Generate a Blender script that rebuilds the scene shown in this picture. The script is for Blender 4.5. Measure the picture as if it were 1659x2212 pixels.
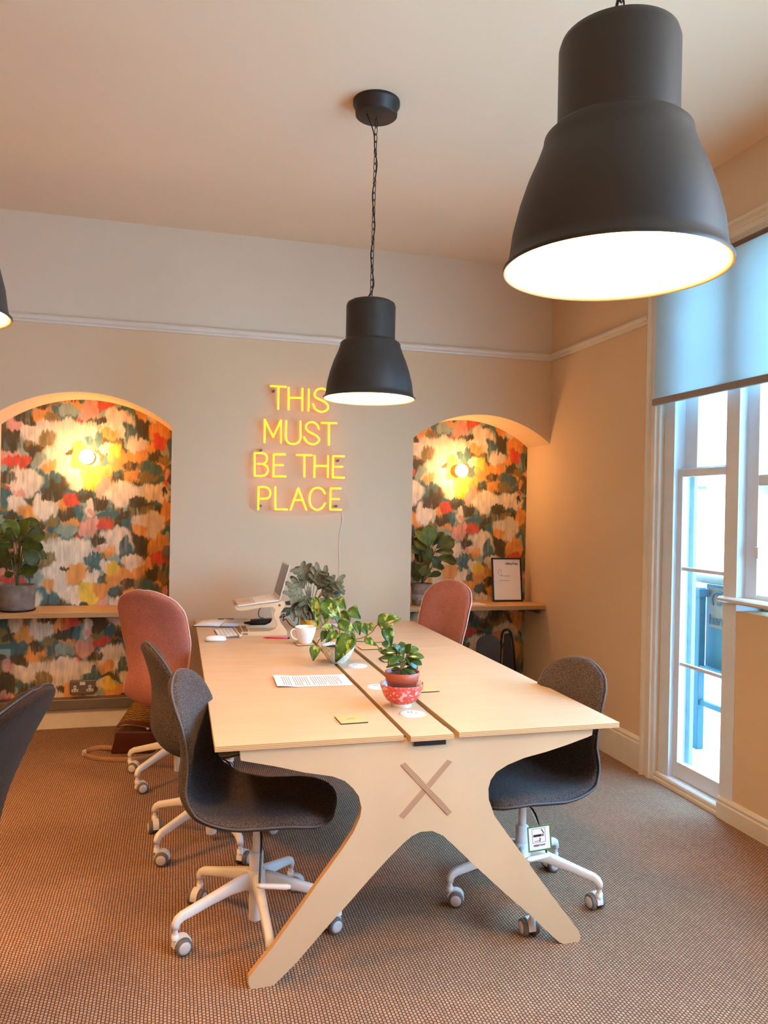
import bpy, math, random
import numpy as np
from mathutils import Vector, Matrix
PI = math.pi
for o in list(bpy.data.objects): bpy.data.objects.remove(o)
SC = bpy.context.scene
COL = SC.collection
# ---------------- camera ----------------
YAW, PITCH, ROLL, FPX = 0.264363652, -0.00397232, 0.01914317, 1648.5
EYE = Vector((0, 0, 1.447))
fw = Vector((math.sin(YAW)*math.cos(PITCH), math.cos(YAW)*math.cos(PITCH), math.sin(PITCH)))
rt = Vector((math.cos(YAW), -math.sin(YAW), 0)); up = rt.cross(fw)
rt2 = rt*math.cos(ROLL) + up*math.sin(ROLL); up2 = -rt*math.sin(ROLL) + up*math.cos(ROLL)
cd = bpy.data.cameras.new('camera'); cam = bpy.data.objects.new('camera', cd); COL.objects.link(cam)
m = Matrix((rt2, up2, -fw)).transposed().to_4x4(); m.translation = EYE
cam.matrix_world = m
cd.sensor_fit = 'HORIZONTAL'; cd.sensor_width = 36; cd.lens = 36*FPX/1659; cd.clip_start = 0.02
SC.camera = cam
# ---------------- light and exposure ----------------
SC.view_settings.view_transform = 'Standard'; SC.view_settings.look = 'None'
SC.view_settings.exposure = 0.0; SC.view_settings.gamma = 1; SC.view_settings.use_curve_mapping = False
wd = bpy.data.worlds.new('world'); SC.world = wd; wd.use_nodes = True
bg = wd.node_tree.nodes['Background']
bg.inputs[0].default_value = (0.20, 0.54, 1.0, 1); bg.inputs[1].default_value = 34.0
def lamp(name, kind, loc, power, color, size=0.1, rot=None, sy=None, spread=None):
    l = bpy.data.lights.new(name, kind); l.energy = power; l.color = color
    if kind == 'AREA':
        l.size = size
        if sy: l.shape = 'RECTANGLE'; l.size_y = sy
        if spread: l.spread = spread
    elif kind == 'SUN': l.angle = size
    else: l.shadow_soft_size = size
    o = bpy.data.objects.new(name, l); COL.objects.link(o); o.location = loc
    if rot: o.rotation_euler = rot
    return o
# midday sun on the far side of the house: lights the street and the building opposite
lamp('sun', 'SUN', (0, 0, 10), 6.0, (1, .97, .92), 0.01, (0, math.radians(-42), math.radians(12)))
# added area light inside the right wall, standing in for more window daylight
lamp('daylight_fill', 'AREA', (2.50, 0.6, 1.9), 66, (0.80, 0.88, 1.0), 2.6, (0, math.radians(90), 0), 1.5)
# added warm fill behind the viewer, lifts ceiling, walls and front faces
lamp('rear_warm_fill', 'POINT', (-1.4, -1.4, 2.0), 46, (1.0, 0.56, 0.28), .35)
# added unseen spot left of the frame, warms the floor on that side
ldg = lamp('left_warm_fill', 'SPOT', (-1.5, 3.1, 1.9), 150, (1.0, 0.47, 0.13), .12)
ldg.data.spot_size = math.radians(128); ldg.data.spot_blend = .5
WARM = (1.0, 0.66, 0.34)
NEON = [[0,[[0.5585,2.2137],[0.6543,2.2141]]],[0,[[0.6074,2.2103],[0.6079,2.0718]]],[0,[[0.6721,2.2088],[0.6747,2.071]]],[0,[[0.761,2.2088],[0.7625,2.0692]]],[0,[[0.677,2.146],[0.761,2.1497]]],[0,[[0.8028,2.2069],[0.8026,2.0702]]],[1,[[0.9261,2.1926],[0.9137,2.2097],[0.8845,2.2172],[0.8546,2.2062],[0.8403,2.1784],[0.85,2.1574],[0.8776,2.1444],[0.9053,2.1335],[0.9277,2.113],[0.9281,2.0887],[0.9064,2.0713],[0.8791,2.0672],[0.8487,2.0818],[0.8318,2.1132]]],[0,[[0.5255,1.8552],[0.5245,1.9984],[0.5793,1.892],[0.6274,1.9992],[0.63,1.8568]]],[1,[[0.6611,1.9971],[0.6605,1.9409],[0.6615,1.8875],[0.677,1.8588],[0.7094,1.8521],[0.7415,1.8641],[0.7545,1.8942],[0.7535,1.9452],[0.7525,1.9988]]],[1,[[0.873,1.956],[0.8588,1.9851],[0.8258,1.9981],[0.7961,1.9848],[0.7884,1.9602],[0.8052,1.9368],[0.8409,1.9195],[0.8686,1.9018],[0.8755,1.8805],[0.8557,1.8607],[0.8285,1.8553],[0.7956,1.869],[0.7777,1.8979]]],[0,[[0.8887,1.9957],[0.9879,1.9983]]],[0,[[0.9382,1.9943],[0.9408,1.8561]]],[0,[[0.4679,1.6412],[0.4653,1.7839]]],[1,[[0.4653,1.7834],[0.5031,1.7848],[0.5322,1.7785],[0.5437,1.755],[0.5358,1.7292],[0.5149,1.7179],[0.4833,1.7168]]],[1,[[0.5149,1.7179],[0.5415,1.7045],[0.5509,1.6793],[0.5398,1.6539],[0.5163,1.6421],[0.4679,1.6412]]],[0,[[0.657,1.7831],[0.5851,1.7805],[0.5851,1.6404],[0.6623,1.6427]]],[0,[[0.5943,1.7126],[0.6449,1.7143]]],[0,[[0.7323,1.7822],[0.8298,1.7842]]],[0,[[0.7821,1.7797],[0.7846,1.6452]]],[0,[[0.849,1.7795],[0.8488,1.6444]]],[0,[[0.9367,1.7827],[0.9377,1.6471]]],[0,[[0.8529,1.7164],[0.9352,1.7186]]],[0,[[1.042,1.7849],[0.9698,1.7839],[0.9697,1.6453],[1.0447,1.6458]]],[0,[[0.9822,1.7153],[1.0322,1.7169]]],[0,[[0.4938,1.4299],[0.4939,1.5704]]],[1,[[0.4939,1.5704],[0.5334,1.5714],[0.56,1.5588],[0.569,1.5324],[0.5584,1.5056],[0.5347,1.4982],[0.5084,1.4976]]],[0,[[0.5996,1.5731],[0.6022,1.4319],[0.677,1.4317]]],[0,[[0.6985,1.431],[0.746,1.5689],[0.8011,1.4329]]],[0,[[0.7242,1.4932],[0.7755,1.4943]]],[1,[[0.921,1.5408],[0.8996,1.5674],[0.8665,1.5758],[0.8368,1.5604],[0.8227,1.5277],[0.8219,1.4845],[0.8362,1.4497],[0.8693,1.4325],[0.9019,1.4456],[0.9222,1.4758]]],[0,[[1.0238,1.5749],[0.9573,1.5732],[0.9572,1.4368],[1.0292,1.4371]]],[0,[[0.9669,1.505],[1.014,1.506]]]]
BOARD = [[0.5371,2.2273],[0.9416,2.2466],[0.9654,2.1612],[0.9454,2.0516],[0.9293,2.0291],[1.007,2.0112],[1.0022,1.9729],[0.9587,1.9328],[0.9663,1.8245],[1.0501,1.8005],[1.0592,1.7626],[1.0404,1.7237],[1.0664,1.6809],[1.0589,1.6315],[1.0319,1.5871],[1.0465,1.5547],[1.0463,1.4183],[0.4785,1.4058],[0.4697,1.5989],[0.4431,1.6246],[0.4374,1.7935],[0.492,1.8167],[0.5072,1.8491],[0.5044,2.0027],[0.5409,2.0258],[0.5879,2.0601],[0.538,2.1795]]
STAND = [[0.5803,2.1863],[0.507,1.8041],[1.0053,1.7563],[0.5103,1.4515],[0.9999,1.4594]]
PANEL = [[0.1918,0.7215],[0.1951,0.6892],[0.3015,0.6638],[0.3893,0.6393],[0.4743,0.6217],[0.5139,0.6045],[0.5393,0.5811],[0.559,0.5536],[0.5686,0.5168],[0.5647,0.4883],[0.5449,0.444],[0.505,0.3862],[0.4484,0.3135],[0.3704,0.209],[0.3019,0.1192],[0.245,0.0529],[0.2302,0.0355],[0.2306,0.0132],[0.2377,0.0],[0.2875,0.0],[0.3068,0.0021],[0.3732,0.0603],[0.4573,0.1486],[0.5431,0.2342],[0.6011,0.2941],[0.66,0.3519],[0.7077,0.3939],[0.7348,0.4133],[0.7623,0.424],[0.8026,0.4232],[0.8389,0.405],[0.8775,0.3686],[0.9327,0.3138],[0.9951,0.2545],[1.0736,0.1806],[1.148,0.1152],[1.21,0.0537],[1.2605,0.0069],[1.2762,0.0],[1.3314,0.0],[1.3381,0.0093],[1.336,0.0252],[1.3251,0.0454],[1.2384,0.1555],[1.1721,0.2431],[1.1118,0.3245],[1.0523,0.4033],[1.0153,0.4536],[0.9946,0.5082],[0.9923,0.5431],[0.9998,0.5712],[1.0188,0.5955],[1.0593,0.6169],[1.1184,0.6357],[1.1969,0.6505],[1.2732,0.6689],[1.3507,0.6906],[1.3663,0.696],[1.3691,0.7215]]
CROSS = [[[0.692,0.6423],[0.7071,0.6501],[0.8673,0.4798],[0.8533,0.4691]],[[0.6907,0.4817],[0.8496,0.6478],[0.8655,0.6407],[0.7061,0.4702]]]
WP = [["C",-0.324,1.904,0.096,0.066],["D",-0.474,1.833,0.072,0.072],["P",-0.451,1.935,0.046,0.054],["D",-0.384,1.981,0.072,0.054],["O",-0.266,2.019,0.072,0.048],["B",-0.226,1.983,0.048,0.036],["T",-0.177,2.055,0.072,0.054],["T",-0.142,2.009,0.042,0.048],["O",-0.108,2.097,0.048,0.019],["P",0.004,2.065,0.066,0.072],["R",0.106,2.092,0.066,0.034],["R",-0.05,1.984,0.024,0.029],["D",0.205,2.065,0.029,0.027],["T",0.262,2.073,0.054,0.06],["C",0.17,1.97,0.087,0.078],["D",0.343,1.989,0.075,0.114],["T",0.233,1.929,0.03,0.072],["D",0.067,1.987,0.046,0.034],["B",-0.08,1.958,0.036,0.036],["C",-0.105,1.892,0.151,0.084],["P",0.071,1.936,0.017,0.017],["O",0.135,1.913,0.036,0.034],["T",0.028,1.843,0.06,0.039],["T",0.058,1.883,0.024,0.036],["O",0.439,1.938,0.06,0.072],["R",0.446,1.861,0.054,0.055],["O",0.382,1.825,0.024,0.036],["B",-0.249,1.853,0.058,0.06],["D",-0.332,1.775,0.048,0.042],["B",-0.272,1.745,0.042,0.048],["C",-0.18,1.738,0.09,0.072],["P",-0.478,1.748,0.072,0.042],["R",-0.433,1.708,0.096,0.046],["D",-0.34,1.668,0.029,0.029],["L",-0.291,1.681,0.048,0.096],["C",-0.186,1.657,0.09,0.072],["O",-0.231,1.682,0.036,0.039],["D",-0.229,1.565,0.108,0.072],["T",-0.2,1.608,0.036,0.048],["T",-0.284,1.595,0.046,0.084],["C",-0.378,1.582,0.09,0.075],["D",-0.485,1.6,0.06,0.036],["R",-0.476,1.542,0.019,0.019],["P",-0.406,1.501,0.042,0.034],["C",-0.06,1.612,0.06,0.058],["C",0.02,1.734,0.042,0.042],["O",-0.067,1.758,0.048,0.07],["D",-0.133,1.785,0.03,0.022],["C",0.111,1.814,0.042,0.036],["Y",0.011,1.62,0.054,0.072],["O",0.103,1.65,0.06,0.046],["T",0.076,1.72,0.022,0.019],["O",0.195,1.741,0.07,0.06],["Y",0.152,1.805,0.036,0.036],["O",0.298,1.799,0.054,0.078],["C",0.292,1.843,0.06,0.042],["D",0.415,1.759,0.06,0.043],["B",0.469,1.739,0.048,0.048],["D",0.258,1.704,0.042,0.034],["O",0.438,1.699,0.03,0.022],["O",0.28,1.622,0.054,0.042],["D",0.176,1.619,0.054,0.042],["T",0.166,1.63,0.03,0.022],["T",0.385,1.67,0.072,0.046],["B",0.343,1.624,0.048,0.036],["D",0.302,1.568,0.06,0.03],["R",0.496,1.59,0.022,0.03],["P",0.492,1.651,0.018,0.042],["P",0.095,1.546,0.042,0.058],["C",0.209,1.51,0.09,0.072],["C",0.409,1.526,0.096,0.054],["T",-0.493,1.473,0.048,0.072],["C",-0.424,1.432,0.048,0.048],["O",-0.345,1.369,0.06,0.06],["C",-0.257,1.424,0.066,0.072],["D",-0.218,1.49,0.066,0.039],["O",-0.142,1.427,0.039,0.039],["R",-0.095,1.462,0.06,0.06],["D",-0.017,1.505,0.046,0.058],["T",-0.028,1.527,0.018,0.018],["D",0.071,1.442,0.075,0.06],["L",-0.005,1.386,0.036,0.06],["C",0.005,1.408,0.022,0.054],["P",0.015,1.381,0.024,0.024],["D",-0.126,1.373,0.072,0.042],["T",-0.056,1.385,0.03,0.054],["D",0.304,1.446,0.066,0.046],["B",0.358,1.398,0.048,0.042],["D",0.421,1.415,0.022,0.024],["D",0.222,1.368,0.046,0.034],["O",0.486,1.405,0.042,0.072],["C",0.391,1.315,0.09,0.07],["O",0.32,1.283,0.034,0.034],["T",-0.393,1.294,0.06,0.048],["D",-0.289,1.295,0.048,0.036],["L",-0.125,1.276,0.072,0.048],["D",-0.462,1.346,0.048,0.036],["B",-0.216,1.329,0.036,0.036],["T",0.149,1.378,0.048,0.036],["D",0.478,1.539,0.024,0.03],["T",0.511,1.808,0.014,0.072]]
WPT = 0.77
POTHOS = [[[0.6027,3.38,1.0488],[0.6143,3.36,0.9189],0.0458],[[0.6323,3.36,1.0308],[0.7138,3.34,0.9433],0.0759],[[0.7077,3.43,1.0264],[0.7512,3.41,0.9849],0.0568],[[0.7339,3.45,0.967],[0.7724,3.43,0.9304],0.0468],[[0.7664,3.42,0.9859],[0.8189,3.4,0.939],0.0567],[[0.7054,3.36,0.9345],[0.7789,3.34,0.8857],0.0557],[[0.7456,3.34,0.8815],[0.7804,3.32,0.8365],0.0453],[[0.7613,3.33,0.8828],[0.6883,3.31,0.7618],0.0828],[[0.699,3.35,0.8961],[0.6453,3.33,0.846],0.0555],[[0.6883,3.4,0.9086],[0.6283,3.38,0.9055],0.0359],[[0.6571,3.37,0.8938],[0.6289,3.35,0.8479],0.0381],[[0.6066,3.35,0.8336],[0.5908,3.33,0.7685],0.0479],[[0.797,3.4,0.9318],[0.8119,3.38,0.8683],0.041],[[0.8283,3.42,0.9179],[0.851,3.4,0.864],0.0438],[[0.8626,3.44,0.909],[0.8876,3.42,0.8779],0.0389],[[0.8331,3.38,0.855],[0.8838,3.36,0.8214],0.0356],[[0.8993,3.4,0.9143],[1.0067,3.38,0.9383],0.0768],[[0.9461,3.42,0.8999],[0.9666,3.4,0.8067],0.0541],[[0.9312,3.4,0.8362],[0.9505,3.38,0.798],0.0307],[[0.9078,3.4,0.8059],[0.926,3.38,0.7756],0.0205],[[0.6896,3.44,0.9844],[0.656,3.42,0.9164],0.0415],[[0.7575,3.46,0.9497],[0.7333,3.44,0.8912],0.0469]]
VINES = [[[0.7277,3.41,0.8501],[0.8115,3.41,0.8479],[0.8692,3.41,0.8722],[0.903,3.41,0.9101],[0.9434,3.41,0.9015]],[[0.7487,3.41,0.8445],[0.8012,3.41,0.8379],[0.8913,3.41,0.8293],[0.9367,3.41,0.8302]],[[0.6863,3.41,0.8512],[0.6603,3.41,0.8595],[0.6373,3.41,0.8565],[0.6174,3.41,0.8252]],[[0.8913,3.41,0.8293],[0.9105,3.41,0.804]],[[0.7277,3.41,0.8501],[0.7161,3.41,0.9166],[0.6575,3.41,1.0092],[0.6417,3.41,1.0246]],[[0.7381,3.41,0.8549],[0.7682,3.41,0.9155],[0.7724,3.41,0.9666],[0.7668,3.41,0.9872]],[[0.7173,3.41,0.8555],[0.6544,3.41,0.8977],[0.6219,3.41,0.9894],[0.6108,3.41,1.0351]],[[0.7483,3.41,0.8649],[0.7946,3.41,0.9047],[0.8312,3.41,0.9194]]]
CRASS = [[[0.7669,2.63,0.9291],[0.7454,2.63,0.9658],0.0276],[[0.7836,2.63,0.9286],[0.7579,2.63,0.9615],0.0237],[[0.7961,2.63,0.9322],[0.7892,2.63,0.9666],0.0276],[[0.8046,2.63,0.928],[0.8186,2.63,0.9638],0.0276],[[0.813,2.63,0.9277],[0.8572,2.63,0.9385],0.0316],[[0.8091,2.63,0.9157],[0.864,2.63,0.916],0.0276],[[0.8008,2.63,0.9079],[0.848,2.63,0.87],0.0355],[[0.784,2.63,0.9085],[0.7092,2.63,0.909],0.0178],[[0.7797,2.63,0.9167],[0.7344,2.63,0.8901],0.0316],[[0.7795,2.63,0.9287],[0.7171,2.63,0.9267],0.0276],[[0.7751,2.63,0.9369],[0.7209,2.63,0.9465],0.0237],[[0.7886,2.63,0.8882],[0.7305,2.63,0.8803],0.0138],[[0.797,2.63,0.8879],[0.8521,2.63,0.8759],0.0178],[[0.7932,2.63,0.872],[0.8399,2.63,0.8501],0.0197],[[0.7848,2.63,0.8723],[0.7599,2.63,0.8612],0.0178],[[0.789,2.63,0.8681],[0.7979,2.63,0.8436],0.0197],[[0.7963,2.63,0.9242],[0.7832,2.63,0.9507],0.0316],[[0.805,2.63,0.9118],[0.8387,2.63,0.9107],0.0316],[[0.7923,2.63,0.9163],[0.7717,2.63,0.9009],0.0316],[[0.8098,2.63,0.8794],[0.8442,2.63,0.8459],0.0178],[[0.822,2.63,0.9032],[0.8561,2.63,0.8899],0.0237],[[0.789,2.63,0.8681],[0.8228,2.63,0.8628],0.0197]]
FERN = [[0.6231,4.35,0.9841],[0.6883,4.35,1.1022],[0.727,4.35,1.1021],[0.6208,4.35,0.9363],[0.6165,4.35,0.8227],[0.6905,4.35,0.8104],[0.9692,4.35,0.9779],[0.9318,4.35,1.0205],[0.8483,4.35,1.0728],[0.8007,4.35,1.0923],[0.7699,4.35,1.0666],[0.8765,4.35,0.8037],[0.9135,4.35,0.9394],[0.661,4.35,1.0126],[0.9242,4.35,0.9003],[0.8205,4.35,0.8112],[0.7213,4.35,0.8901],[0.8688,4.35,1.0306],[0.7617,4.35,0.8123]]
FERN0 = [0.7534,4.38,0.8341]
FIGR = [[[1.7081,5.1,1.1814],[1.7096,5.1,1.3405],0.0941],[[1.6966,5.08,1.1912],[1.6069,5.08,1.2958],0.0513],[[1.7359,5.1,1.1904],[1.8276,5.1,1.2887],0.0513],[[1.747,5.05,1.1755],[1.8809,5.05,1.238],0.0941],[[1.735,5.15,1.1431],[1.6115,5.15,1.2403],0.1027],[[1.7555,5.1,1.1462],[1.8966,5.1,1.1467],0.0599],[[1.7484,5.05,1.1052],[1.9077,5.05,1.0789],0.0813],[[1.6857,5.0,1.0912],[1.6386,5.0,1.1691],0.0941],[[1.7081,5.15,1.0805],[1.6135,5.15,1.1426],0.0856],[[1.7219,5.05,1.0438],[1.8148,5.05,1.0437],0.0428],[[1.6865,5.05,0.9738],[1.7876,5.05,1.0041],0.0428],[[1.666,5.1,0.9693],[1.5996,5.1,1.0576],0.0513],[[1.6771,5.0,1.0652],[1.6241,5.0,0.9874],0.077],[[1.6942,5.0,1.1259],[1.7596,5.0,1.0651],0.0685],[[1.6443,5.1,1.1281],[1.5879,5.1,1.1807],0.0599],[[1.658,5.05,1.0177],[1.6045,5.05,0.9481],0.0513]]
FIGL = [[[-0.9255,5.05,1.2269],[-1.0015,5.05,1.3342],0.0841],[[-0.9164,5.05,1.2405],[-0.8585,5.05,1.3295],0.0841],[[-0.9315,5.1,1.2247],[-0.9365,5.1,1.341],0.0548],[[-0.9004,5.05,1.2135],[-0.785,5.05,1.2588],0.0841],[[-0.9036,5.0,1.2023],[-0.823,5.0,1.1995],0.0731],[[-0.9284,5.0,1.2155],[-1.0177,5.0,1.2515],0.0951],[[-0.9393,4.98,1.1696],[-1.0071,4.98,1.2258],0.0951],[[-0.9639,4.95,1.1711],[-0.9898,4.95,1.085],0.1097],[[-0.8999,5.05,1.1829],[-0.7804,5.05,1.1666],0.0658],[[-0.8969,5.0,1.1687],[-0.8085,5.0,1.0712],0.0804],[[-0.8957,5.08,1.1712],[-0.7744,5.08,1.0962],0.0548],[[-0.9251,5.05,1.0031],[-0.8132,5.05,1.0504],0.0804],[[-0.9877,5.0,1.088],[-1.0785,5.0,1.068],0.0731],[[-0.9669,5.05,1.098],[-0.9201,5.05,1.0811],0.0804],[[-1.0301,5.05,1.199],[-1.1076,5.05,1.2656],0.0951],[[-0.9988,5.05,1.1655],[-1.0911,5.05,1.1818],0.0951],[[-0.9754,5.1,1.0262],[-1.0382,5.1,1.0604],0.0731],[[-0.9521,5.12,1.2992],[-0.8257,5.12,1.3216],0.0585],[[-1.0103,5.1,1.2649],[-1.0734,5.1,1.3322],0.0731],[[-0.9595,5.1,1.0091],[-1.006,5.1,0.9922],0.0439]]
# ---------------- materials ----------------
def lin(h):
    h = h.lstrip('#'); c = [int(h[i:i+2], 16)/255 for i in (0, 2, 4)]
    return tuple(v/12.92 if v <= .04045 else ((v+.055)/1.055)**2.4 for v in c) + (1,)
class NT:
    def __init__(s, name):
        s.m = bpy.data.materials.new(name); s.m.use_nodes = True; s.t = s.m.node_tree; s.b = s.t.nodes['Principled BSDF']
    def n(s, kind, **kw):
        x = s.t.nodes.new(kind)
        for k, v in kw.items():
            if k in ('i',):
                for kk, vv in v.items(): x.inputs[kk].default_value = vv
            else: setattr(x, k, v)
        return x
    def l(s, a, b): s.t.links.new(a, b)
    def coord(s, sc=(1, 1, 1), which='Object'):
        c = s.n('ShaderNodeTexCoord'); mp = s.n('ShaderNodeMapping'); mp.inputs['Scale'].default_value = sc
        s.l(c.outputs[which], mp.inputs[0]); return mp.outputs[0]
    def noise(s, vec, scale, detail=3, rough=.5):
        x = s.n('ShaderNodeTexNoise'); x.inputs['Scale'].default_value = scale; x.inputs['Detail'].default_value = detail; x.inputs['Roughness'].default_value = rough
        s.l(vec, x.inputs['Vector']); return x.outputs['Fac']
    def ramp(s, fac, stops, interp='LINEAR'):
        r = s.n('ShaderNodeValToRGB'); r.color_ramp.interpolation = interp
        e = r.color_ramp.elements
        while len(e) < len(stops): e.new(.5)
        for i, (p, c) in enumerate(stops): e[i].position = p; e[i].color = c if len(c) == 4 else (*c, 1)
        s.l(fac, r.inputs[0]); return r.outputs[0]
    def bump(s, h, strength, dist=.01):
        x = s.n('ShaderNodeBump'); x.inputs['Strength'].default_value = strength; x.inputs['Distance'].default_value = dist
        s.l(h, x.inputs['Height']); s.l(x.outputs[0], s.b.inputs['Normal'])
def simple(name, col, rough=.5, metal=0, var=.06, nscale=20, bump=0, bscale=200, coat=0, sheen=0):
    t = NT(name); c = lin(col) if isinstance(col, str) else (*col, 1)
    v = t.coord(); n = t.noise(v, nscale)
    lo = tuple(x*(1-var) for x in c[:3]); hi = tuple(min(1, x*(1+var)) for x in c[:3])
    t.l(t.ramp(n, [(.3, lo), (.7, hi)]), t.b.inputs['Base Color'])
    t.b.inputs['Roughness'].default_value = rough; t.b.inputs['Metallic'].default_value = metal
    if coat: t.b.inputs['Coat Weight'].default_value = coat
    if sheen: t.b.inputs['Sheen Weight'].default_value = sheen
    if bump: t.bump(t.noise(v, bscale, 4), bump)
    return t.m
def emis(name, col, s):
    t = NT(name); t.b.inputs['Base Color'].default_value = (*col[:3], 1)
    t.b.inputs['Emission Color'].default_value = (*col[:3], 1); t.b.inputs['Emission Strength'].default_value = s
    return t.m
def plywood(name, base='#ecca9c'):
    t = NT(name); c = lin(base); v = t.coord((1, 6, 1)); n = t.noise(v, 3, 5, .6)
    v2 = t.coord((2, 1, 2)); n2 = t.noise(v2, 1.2, 2)
    a = t.ramp(n, [(.3, tuple(x*.90 for x in c[:3])), (.65, c)])
    b = t.ramp(n2, [(.35, (.93, .90, .87)), (.65, (1, 1, 1))])
    mx = t.n('ShaderNodeMix', data_type='RGBA', blend_type='MULTIPLY'); mx.inputs[0].default_value = 1
    t.l(a, mx.inputs[6]); t.l(b, mx.inputs[7]); t.l(mx.outputs[2], t.b.inputs['Base Color'])
    t.b.inputs['Roughness'].default_value = .42
    return t.m
def plyedge(name, axis, dark='#a87a48', light='#d8ae78'):
    t = NT(name); sc = [4, 4, 4]; sc[axis] = 1
    c = t.n('ShaderNodeTexCoord'); sp = t.n('ShaderNodeSeparateXYZ'); t.l(c.outputs['Object'], sp.inputs[0])
    mu = t.n('ShaderNodeMath', operation='MULTIPLY'); mu.inputs[1].default_value = 2*PI/.0052; t.l(sp.outputs[axis], mu.inputs[0])
    si = t.n('ShaderNodeMath', operation='SINE'); t.l(mu.outputs[0], si.inputs[0])
    ma = t.n('ShaderNodeMapRange'); ma.inputs[1].default_value = -1; t.l(si.outputs[0], ma.inputs[0])
    t.l(t.ramp(ma.outputs[0], [(.2, lin(dark)), (.6, lin(light))]), t.b.inputs['Base Color'])
    t.b.inputs['Roughness'].default_value = .6
    return t.m
def fabric(name, a, b, scale=260):
    t = NT(name); v = t.coord(); n = t.noise(v, scale, 4, .7); n2 = t.noise(v, 9, 2)
    A, B = lin(a), lin(b)
    c1 = t.ramp(n, [(.36, A), (.66, B)]); c2 = t.ramp(n2, [(.3, (.85, .85, .85)), (.7, (1, 1, 1))])
    mx = t.n('ShaderNodeMix', data_type='RGBA', blend_type='MULTIPLY'); mx.inputs[0].default_value = 1
    t.l(c1, mx.inputs[6]); t.l(c2, mx.inputs[7]); t.l(mx.outputs[2], t.b.inputs['Base Color'])
    t.b.inputs['Roughness'].default_value = .95; t.b.inputs['Sheen Weight'].default_value = .04; t.b.inputs['Specular IOR Level'].default_value = .06
    t.bump(n, .35, .002)
    return t.m
def carpet_mat():
    t = NT('woven_sisal_carpet'); c = t.n('ShaderNodeTexCoord')
    dn = t.n('ShaderNodeTexNoise'); dn.inputs['Scale'].default_value = 14; t.l(c.outputs['Object'], dn.inputs['Vector'])
    vm = t.n('ShaderNodeVectorMath', operation='SCALE'); vm.inputs['Scale'].default_value = .006; t.l(dn.outputs['Color'], vm.inputs[0])
    va = t.n('ShaderNodeVectorMath', operation='ADD'); t.l(c.outputs['Object'], va.inputs[0]); t.l(vm.outputs[0], va.inputs[1])
    mp = t.n('ShaderNodeMapping'); mp.inputs['Rotation'].default_value = (0, 0, PI/2); t.l(va.outputs[0], mp.inputs[0])
    br = t.n('ShaderNodeTexBrick'); br.offset = .5; br.inputs['Scale'].default_value = 1
    br.inputs['Brick Width'].default_value = .0125; br.inputs['Row Height'].default_value = .0105
    br.inputs['Mortar Size'].default_value = .0019; br.inputs['Mortar Smooth'].default_value = .6; br.inputs['Bias'].default_value = 0
    br.inputs['Color1'].default_value = lin('#c49a78'); br.inputs['Color2'].default_value = lin('#b28868'); br.inputs['Mortar'].default_value = lin('#4f3526')
    t.l(mp.outputs[0], br.inputs['Vector'])
    n2 = t.noise(c.outputs['Object'], 3.0, 4); n3 = t.noise(c.outputs['Object'], 220, 2)
    k = t.ramp(n2, [(.3, (.86, .86, .86)), (.7, (1, 1, 1))]); k3 = t.ramp(n3, [(.3, (.82, .82, .82)), (.7, (1, 1, 1))])
    mx = t.n('ShaderNodeMix', data_type='RGBA', blend_type='MULTIPLY'); mx.inputs[0].default_value = 1
    t.l(br.outputs['Color'], mx.inputs[6]); t.l(k, mx.inputs[7])
    m2 = t.n('ShaderNodeMix', data_type='RGBA', blend_type='MULTIPLY'); m2.inputs[0].default_value = 1
    t.l(mx.outputs[2], m2.inputs[6]); t.l(k3, m2.inputs[7])
    t.l(m2.outputs[2], t.b.inputs['Base Color']); t.b.inputs['Roughness'].default_value = .95; t.b.inputs['Specular IOR Level'].default_value = .15
    inv = t.n('ShaderNodeMath', operation='SUBTRACT'); inv.inputs[0].default_value = 1; t.l(br.outputs['Fac'], inv.inputs[1])
    t.bump(inv.outputs[0], .6, .003)
    return t.m
def leafmat(name, base, edge, light=None, lsc=30, gloss=.35):
    t = NT(name); v = t.coord(); n = t.noise(v, 14, 3)
    c = t.ramp(n, [(.3, lin(base)), (.7, lin(edge))])
    if light:
        n2 = t.noise(t.coord((1, 1, .6)), lsc, 3, .65)
        f = t.ramp(n2, [(.54, (0, 0, 0)), (.60, (1, 1, 1))])
        mx = t.n('ShaderNodeMix', data_type='RGBA'); t.l(f, mx.inputs[0]); t.l(c, mx.inputs[6]); mx.inputs[7].default_value = lin(light)
        c = mx.outputs[2]
    t.l(c, t.b.inputs['Base Color']); t.b.inputs['Roughness'].default_value = gloss
    t.b.inputs['Transmission Weight'].default_value = 0
    # thin leaves pass some light
    tr = t.n('ShaderNodeBsdfTranslucent'); t.l(c, tr.inputs[0]); ms = t.n('ShaderNodeMixShader'); ms.inputs[0].default_value = .25
    out = t.t.nodes['Material Output']; t.l(t.b.outputs[0], ms.inputs[1]); t.l(tr.outputs[0], ms.inputs[2]); t.l(ms.outputs[0], out.inputs[0])
    return t.m
M = {}
M['wall'] = simple('greige_wall_paint', '#dcb991', .85, var=.02, nscale=2, bump=.05, bscale=60)
M['ceil'] = simple('ceiling_paint', '#f1d5b2', .9, var=.015, nscale=1.5)
M['frieze'] = simple('frieze_paint', '#dcc5a8', .88, var=.02, nscale=2)
M['reveal'] = simple('outside_masonry_paint', '#8d9797', .7, var=.12)
M['trim'] = simple('trim_gloss_paint', '#dfcfb9', .45, var=.03, nscale=6)
M['winpaint'] = simple('window_gloss_paint', '#dcdcda', .4, var=.03, nscale=8)
M['skirt'] = simple('skirting_gloss_paint', '#e0d2bc', .45, var=.07, nscale=7, bump=.1, bscale=30)
M['carpet'] = carpet_mat()
M['ply'] = plywood('birch_plywood', '#d6b388'); M['plyz'] = plyedge('plywood_edge_top', 2); M['plyy'] = plyedge('plywood_edge_panel', 1)
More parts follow.
